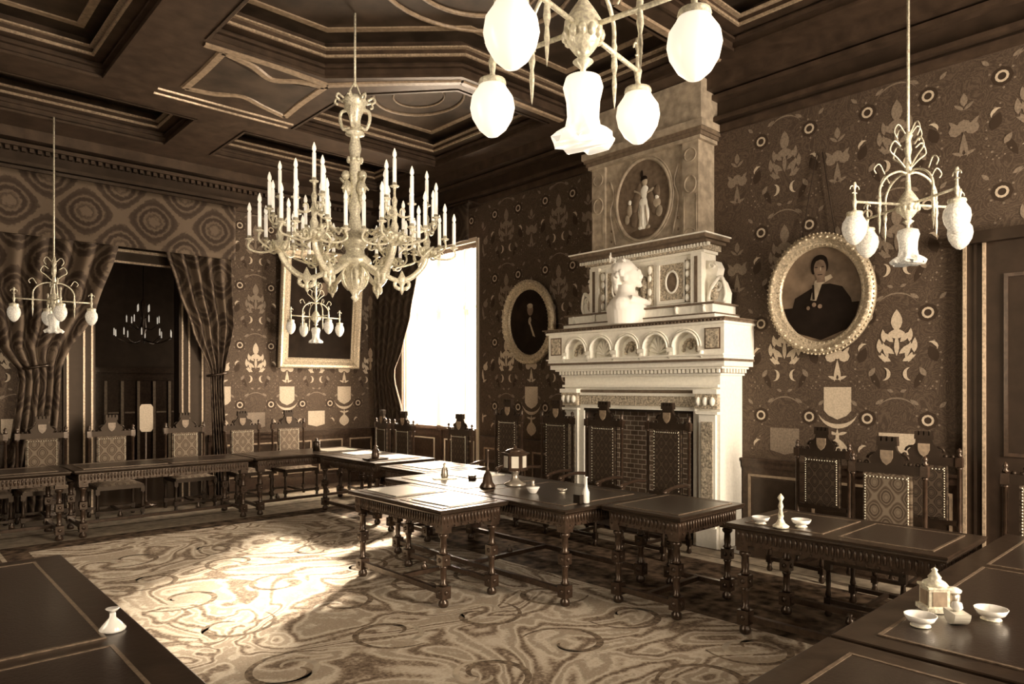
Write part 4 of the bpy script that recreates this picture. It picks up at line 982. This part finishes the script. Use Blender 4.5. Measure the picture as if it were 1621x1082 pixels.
for k in range(6):
    a = base_a+k*PI/3; ca, sa = math.cos(a), math.sin(a)
    P = lambda r, z, tq=0: (r*ca-tq*sa, r*sa+tq*ca, z)
    mb = MB()
    mb.tube(bez([P(.10, 3.02), P(.26, 2.93), P(.40, 2.86), P(.50, 2.85), P(.62, 2.92), P(.71, 3.03), P(.74, 3.14)], 4), [.026]*12+[.030]*12+[.028], 8)
    # fleur pendant below the arm
    q = P(.48, 2.83)
    mb.lathe([(0, 2.70), (.012, 2.72), (.028, 2.76), (.02, 2.79), (.04, 2.83), (.05, 2.87), (.03, 2.90), (.012, 2.94), (0, 2.96)], (q[0], q[1], 0), 8)
    for s in (-1, 1):
        q0 = .48; mb.tube([P(q0+s*(.02+.055*math.sin(i*.45)), 2.80-.045*math.cos(i*.45)+.01) for i in range(9)], .02, 6)
        mb.tube(bez([P(.74, 3.14), P(.74+.06, 3.20, s*.08), P(.72, 3.12, s*.16), P(.66, 3.04, s*.10)], 4), .012, 6)
        mb.tube(bez([P(.14, 3.25), P(.28, 3.32, s*.03), P(.42, 3.24, s*.06), P(.58, 3.28, s*.05), P(.72, 3.16)], 4), .013, 6)
    mb.lathe([(.02, 3.08), (.06, 3.12), (.10, 3.17), (.085, 3.20), (.03, 3.22), (.04, 3.27), (.022, 3.32), (.03, 3.40), (.018, 3.46), (.028, 3.52), (.012, 3.56), (.012, 3.64)], P(.74, 0), 12)
    for i in range(10): mb.ell(P(.20+.05*i, 3.28+.03*math.sin(i*1.3), .02*math.cos(i*2.1)), (.022, .022, .026), 6)
    for i in range(8): an = i*PI/4; mb.ell((P(.74, 0)[0]+.09*math.cos(an), P(.74, 0)[1]+.09*math.sin(an), 3.15), (.02, .02, .03), 6)
    spots = []
    for j in range(5): an = a+(j-2)*math.radians(56); spots.append((P(.74, 0)[0]+.29*math.cos(an), P(.74, 0)[1]+.29*math.sin(an), 3.22+.04*(j % 2), 3.15))
    for j in range(3): an = a+PI/3+j*2*PI/3; spots.append((P(.74, 0)[0]+.165*math.cos(an), P(.74, 0)[1]+.165*math.sin(an), 3.50, 3.42))
    spots.append((P(.74, 0)[0], P(.74, 0)[1], 3.66, None))
    for x, y, z, zr in spots:
        cup(mb, x, y, z)
        if zr:
            hx_, hy_ = P(.74, 0)[:2]; dx, dy = x-hx_, y-hy_
            mb.tube(bez([(hx_, hy_, zr), (hx_+dx*.35, hy_+dy*.35, zr-.05), (hx_+dx*.75, hy_+dy*.75, z-.13), (x+dx*.04, y+dy*.04, z-.09), (x, y, z-.02)], 3), .011, 6)
            mb.tube([(hx_+dx*(.45+.14*math.cos(i*.6)), hy_+dy*(.45+.14*math.cos(i*.6)), zr-.01+.04*math.sin(i*.6)) for i in range(9)], .008, 5)
    br = obj('branch', mb, [M['gold']], t)
    for x, y, z, zr in spots:
        c_ = obj('candle', cand, None, br, (x, y, z+.02)); obj('flame_bulb', bulb, None, c_)
# small candle cluster hanging in the anteroom
t = thing('anteroom_chandelier', 'distant chandelier of thin candles hanging in the dark room beyond the doorway', 'chandelier', (3.55, 13.5, 0))
mb = MB().lathe([(.01, 4.6), (.01, 3.3), (.05, 3.2), (.03, 3.0), (.06, 2.75), (.0, 2.6)], n=10)
pts = []
for k in range(10): a = k*2*PI/10; pts.append((.46*math.cos(a), .46*math.sin(a), 2.62))
for k in range(7): a = k*2*PI/7+.3; pts.append((.26*math.cos(a), .26*math.sin(a), 2.86))
for k in range(4): a = k*2*PI/4+.6; pts.append((.12*math.cos(a), .12*math.sin(a), 3.06))
for x, y, z in pts: mb.tube(bez([(0, 0, z-.05), (x*.5, y*.5, z-.12), (x, y, z-.02)], 3), .008, 5)
obj('frame', mb, [M['wood_paler']], t)
cs_ = MB().lathe([(.009, 0), (.009, .10), (0, .13)], n=6).mesh('candle', M['candle'])
for p in pts: obj('candle', cs_, None, t, p)

# ------------------------------------------------------------------ globe lamps
def egg(r, h): return [(r*.62, 0), (r*.66, -.01), (r*.93, -h*.22), (r, -h*.42), (r*.90, -h*.62), (r*.62, -h*.83), (r*.28, -h*.96), (0, -h)]
def globe_lamp(label, loc, gm, scale=1, rot=0.0, gw=1.0):
    t = thing('globe_chandelier', label, 'chandelier', loc, rot); t.scale = (scale,)*3          # origin: centre of the arm cross
    rod = (ZC-loc[2])/scale+(.40 if scale == 1 and loc[0] < 3 else 0)
    mb = MB().lathe([(.012, .1), (.012, rod)], n=8)
    mb.lathe([(.02, .60), (.035, .57), (.02, .53), (.028, .45), (.018, .40), (.03, .30), (.016, .24), (.022, .12), (.05, .08), (.08, .03), (.085, -.01), (.07, -.06), (.04, -.10), (.02, -.12), (.045, -.14), (.012, -.17), (.014, -.24)], n=16)
    for k in range(12): a = k*PI/6; mb.ell((.075*math.cos(a), .075*math.sin(a), -.03), (.02, .02, .03), 6)
    for k in range(4):
        a = k*PI/2; c, s = math.cos(a), math.sin(a)
        mb.tube(bez([(.02*c, .02*s, .30), (.10*c, .10*s, .38), (.17*c, .17*s, .44), (.13*c, .13*s, .52), (.07*c, .07*s, .48)], 4), .007, 5)
        mb.tube(bez([(.02*c, .02*s, .58), (.09*c, .09*s, .66), (.13*c, .13*s, .60), (.10*c, .10*s, .54)], 4), .006, 5)
    obj('stem', mb, [M['gold']], t)
    for k in range(4):
        a = k*PI/2; c, s = math.cos(a), math.sin(a); P = lambda r, z: (r*c, r*s, z)
        mb = MB().tube([P(.06, 0), P(.50, 0)], .011, 8).tube(bez([P(.26, -.02), P(.265, .12), P(.20, .22), P(.09, .27), P(.02, .26)], 4), .010, 6)
        mb.lathe([(0, -.26), (.006, -.22), (.012, -.14), (.008, -.10), (.016, -.06), (.010, 0), (.014, .03), (.008, .05)], P(.27, 0), 8)
        mb.lathe([(.010, .16), (.018, .13), (.008, .10), (.012, .02), (.02, 0), (.012, -.05), (.016, -.07), (.05, -.085)], P(.50, 0), 10)
        for s_ in (-1, 1): mb.tube([(P(.50+s_*(.02+.022*math.cos(i*.6)), 0)[0], P(.50+s_*(.02+.022*math.cos(i*.6)), 0)[1], .10+.03*math.sin(i*.6)) for i in range(9)], .005, 5)
        mb.tube(bez([P(.22, .24), P(.27, .32), P(.32, .28), P(.30, .24)], 4), .006, 5)
        ar = obj('arm', mb, [M['gold']], t)
        mb = MB().lathe([(.045, -.08), (.062, -.085), (.066, -.10), (.060, -.115), (.066, -.125), (.055, -.13)], P(.50, 0), 16); obj('gallery', mb, [M['gold']], ar)
        mb = MB().lathe([(r, z-.115) for r, z in egg(.088*gw, .24)], P(.50, 0), 20); obj('globe_shade', mb, [gm], ar)
    mb = MB()
    def wav(k, a, r, z):
        f = max(0, (k-3))/4; return r*(1+.07*f*math.cos(8*a)), z+.018*f*math.cos(8*a+.5)
    mb.lathe([(.03, -.20), (.072, -.215), (.082, -.25), (.068, -.31), (.064, -.38), (.072, -.43), (.105, -.455), (.128, -.48)], n=48, wav=wav)
    bs = obj('bell_shade', mb, [gm], t); sd = bs.modifiers.new('Solidify', 'SOLIDIFY'); sd.thickness = .004
    return t
globe_lamp('large nearest chandelier with glowing white globes, cut by the top edge of the picture', (2.23, 1.98, 3.27), M['glass_white'], 1, .17, 1.2)
globe_lamp('globe chandelier with cut glass shades hanging at the right above the oval portrait', (6.31, 2.01, 3.25), M['glass_lit'], 1, 1.01, 1.1)
globe_lamp('small globe chandelier hanging in front of the rectangular painting', (5.49, 10.85, 2.90), M['glass_lit'], .88)
globe_lamp('small globe chandelier at the far left edge in front of the curtain', (1.74, 10.6, 2.84), M['glass_lit'], .84)

# ------------------------------------------------------------------ things on the tables
def small(name, label, cat, x, y, build, z=TZ+.0005, rz=0, group=None):
    t = thing(name, label, cat, (x, y, z), rz, group)
    for pn, mb, mk in build: obj(pn, mb, [M[mk]], t)
    return t
L0 = TZ+.0035
def bowl(name, label, x, y, r=.075, z=L0, mk='china', group=None):
    mb = MB().lathe([(r*.5, 0), (r*.55, .006), (r*.45, .014), (r*.8, r*.35), (r, r*.75), (r*.95, r*.75), (r*.75, r*.38), (.0, r*.22)], n=22)
    return small(name, label, 'bowl', x, y, [('dish', mb, mk), ('foot', MB().lathe([(r*.62, -.0), (r*.62, .004), (r*.5, .006), (0, .006)], n=18), 'gold')], z, 0, group)
bowl('ash_bowl', 'white footed bowl left of the candlestick on the table right of the hearth', 4.53, 2.38, .062)
bowl('ash_bowl', 'white footed bowl right of the candlestick on the table right of the hearth', 4.63, 2.14, .066)
bowl('ash_bowl', 'wide pale bowl in front of the brass inkstand at the lower right', 3.06, .93, .06, TZ+.0055)
bowl('ash_bowl', 'pale bowl at the lower right, rightmost of the things round the brass inkstand', 3.36, .76, .062)
bowl('ash_bowl', 'small dark bowl with a white inside on the president desk, left of the bottle', 4.54, 4.28, .045, mk='pewter')
def candlestick(label, x, y, h=.24, z=L0, mk='pewter', name='candlestick'):
    return small(name, label, 'candlestick', x, y, [('base', MB().lathe([(.05, 0), (.055, .012), (.03, .03), (.015, .06), (.02, .08)], n=16), mk), ('shaft', MB().lathe([(.018, .08), (.011, .12), (.018, h*.65), (.009, h*.8), (.022, h-.02), (.010, h), (0, h+.01)], n=12), mk)], z)
candlestick('pale turned candlestick between two white bowls on the table right of the hearth', 4.50, 2.22, .22, mk='gold')
small('desk_bell', 'dark conical bell with a tall handle standing left of the hexagonal urn', 'bell', 4.26, 4.98,
      [('bell', MB().lathe([(.075, 0), (.078, .01), (.05, .05), (.035, .12), (.015, .15)], n=18), 'wood_paler'), ('handle', MB().lathe([(.012, .14), (.018, .17), (.008, .20), (.014, .25), (.010, .33), (.018, .35), (0, .37)], n=12), 'wood_paler')], L0)
mb = MB()
for k in range(6): a = k*PI/3; mb.box(-.002, .002, -.01, .01, 0, .01)
hexp = lambda r: [(.82*r*math.cos(k*PI/3+.3), r*.82*math.sin(k*PI/3+.3)) for k in range(6)]
lb = MB().prism(hexp(.14), .16, .30).prism(hexp(.17), .30, .315).prism(hexp(.12), .315, .33).prism(hexp(.15), .145, .16)
face = MB()
for k in range(6):
    a = k*PI/3+.3+PI/6; T = Matrix.Translation((.1005*math.cos(a), .1005*math.sin(a), .23)) @ Matrix.Rotation(a+PI/2, 4, 'Z') @ Matrix.Rotation(PI/2, 4, 'X'); face.prism([(-.034, -.055), (.034, -.055), (.034, .055), (-.034, .055)], -.003, .004, T)
small('ballot_urn', 'dark hexagonal urn with pale side panels raised on a stem on the president desk', 'urn', 4.53, 4.89,
      [('foot', MB().lathe([(.10, 0), (.11, .015), (.06, .04), (.03, .07), (.035, .12), (.06, .145)], n=18), 'pewter'), ('drum', lb, 'wood_paler'), ('side_panel', face, 'paper'), ('lid', MB().lathe([(.09, .33), (.07, .345), (.015, .355), (.02, .37), (0, .385)], n=14), 'wood_paler')], L0+.002)
small('inkpot', 'white pot with a small dark stopper on the president desk, right of the hexagonal urn', 'inkpot', 4.33, 4.44,
      [('pot', MB().lathe([(.03, 0), (.035, .006), (.058, .045), (.06, .055), (.015, .06)], n=18), 'china'), ('stopper', MB().lathe([(.012, .06), (.022, .075), (.010, .09), (.018, .105), (0, .115)], n=12), 'pewter')], L0)
small('desk_bottle', 'tall white bottle beside a dark block on the president desk', 'bottle', 4.28, 3.77,
      [('body', MB().lathe([(.028, 0), (.03, .01), (.03, .09), (.014, .13), (.011, .20), (.016, .205), (.016, .215), (0, .215)], n=16), 'china'), ('stand', MB().box(-.075, -.032, .0, .07, 0, .07), 'black')], L0)
def inkstand(label, x, y, z, mk, s=1, rz=.1):
    mb = MB().box(-.055*s, .055*s, -.055*s, .055*s, .02, .13*s).box(-.07*s, .07*s, -.07*s, .07*s, 0, .02).box(-.065*s, .065*s, -.065*s, .065*s, .13*s, .142*s)
    lid = MB().lathe([(.07*s, .142*s), (.055*s, .16*s), (.03*s, .175*s), (.035*s, .185*s), (.012*s, .215*s), (.018*s, .225*s), (0, .24*s)], n=14)
    pan = MB()
    for k in range(4): a = k*PI/2; T = Matrix.Translation((.0555*s*math.cos(a), .0555*s*math.sin(a), .075*s)) @ Matrix.Rotation(a+PI/2, 4, 'Z') @ Matrix.Rotation(PI/2, 4, 'X'); pan.prism([(-.038*s, -.04*s), (.038*s, -.04*s), (.038*s, .04*s), (-.038*s, .04*s)], -.002, .003, T)
    return small('inkstand', label, 'inkstand', x, y, [('box', mb, mk), ('side_panel', pan, 'rib'), ('lid', lid, mk)], z, rz)
inkstand('square brass inkstand with a knobbed lid on the lower right table', 3.32, .955, TZ+.0056, 'gold', .76, .75)
small('ink_bottle', 'small pale capped pot just right of the brass inkstand', 'inkpot', 3.44, .92, [('pot', MB().lathe([(.028, 0), (.03, .05), (.02, .06), (0, .06)], n=14), 'pewter'), ('cap', MB().lathe([(.034, .06), (.036, .07), (.02, .08), (0, .082)], n=14), 'china')], TZ+.0055)
small('letter_blotter', 'pale curled letter blotter lying beside the brass inkstand at the lower right', 'blotter', 3.20, .84, [('rocker', MB().prism(arc(0, .05, .05, PI, 2*PI, 12), -.03, .03, Matrix.Rotation(PI/2, 4, 'X')), 'paper'), ('knob', MB().lathe([(.01, .05), (.022, .065), (.018, .085), (0, .09)], n=12), 'china')], L0, .7)
small('inkpot', 'small white inkpot near the edge of the table in the lower left corner', 'inkpot', .70, 3.08, [('pot', MB().lathe([(.045, 0), (.048, .008), (.03, .03), (.012, .05), (.010, .07)], n=18), 'china'), ('funnel', MB().lathe([(.010, .07), (.022, .082), (.026, .086), (0, .08)], n=14), 'china')], TZ+.001)
small('inkstand', 'tall dark inkstand with a slender stem on the table below the window', 'inkstand', 4.80, 7.84,
      [('tray', MB().box(-.14, .14, -.09, .09, 0, .02), 'wood'), ('pot', MB().lathe([(.05, .02), (.055, .04), (.045, .12), (.02, .15), (.03, .17), (0, .19)], n=14), 'wood_paler'), ('stem', MB().lathe([(.012, .17), (.008, .26), (.012, .27), (.006, .28), (.006, .42), (0, .43)], n=8), 'wood_paler')], L0)
small('canister', 'small dark canister with a knobbed lid at the corner under the painting', 'canister', 4.82, 9.50, [('drum', MB().lathe([(.055, 0), (.055, .12), (.05, .13), (.02, .14)], n=18), 'wood'), ('lid', MB().lathe([(.06, .13), (.05, .145), (.012, .15), (.02, .17), (0, .185)], n=14), 'wood')], TZ+.001)
small('inkstand', 'pale glass inkstand in the glare on the desk nearest the window side', 'inkstand', 4.33, 5.74,
      [('tray', MB().box(-.12, .12, -.06, .06, 0, .012), 'gold'), ('pot', MB().lathe([(.035, .012), (.04, .03), (.03, .10), (.012, .13), (.02, .15), (0, .17)], n=14), 'pewter')], L0, -.5)
small('round_box', 'small round dark box on the bright desk left of the conical bell', 'box', 4.50, 5.50, [('drum', MB().lathe([(.042, 0), (.042, .035), (.036, .04), (0, .04)], n=18), 'wood_paler'), ('rim', MB().lathe([(.046, .035), (.046, .043), (.03, .045), (0, .045)], n=18), 'pewter')], L0)
def blotter(label, x, y, w_, h_, rz, z=L0+.0015, th=.006, group=None):
    mb = MB().box(-w_/2, w_/2, -h_/2, h_/2, 0, th)
    o = obj('desk_blotter', mb, [M['paper']]); o.location = (x, y, z); o.rotation_euler.z = rz
    return tag(o, label, 'blotter', group)
blotter('pale blotter on the clerk table, nearer half', 3.55, 4.64, .42, .50, .04)
blotter('pale blotter on the clerk table, farther half', 3.54, 5.34, .42, .50, -.03)
blotter('pale blotter at the left of the president desk near the glass inkstand', 4.74, 5.80, .45, .55, .05)
blotter('pale blotter on the small table left of the president desk', 4.9, 6.75, .45, .6, 0)
blotter('pale blotter on the far part of the table below the window', 5.1, 8.72, .42, .4, .05)
blotter('pale blotter on the near part of the table below the window', 5.15, 7.95, .45, .5, -.04)
blotter('pale sheet of blotting paper on the corner table under the painting', 5.12, 9.5, .5, .45, 0, TZ+.001)
bpy.context.view_layer.update()
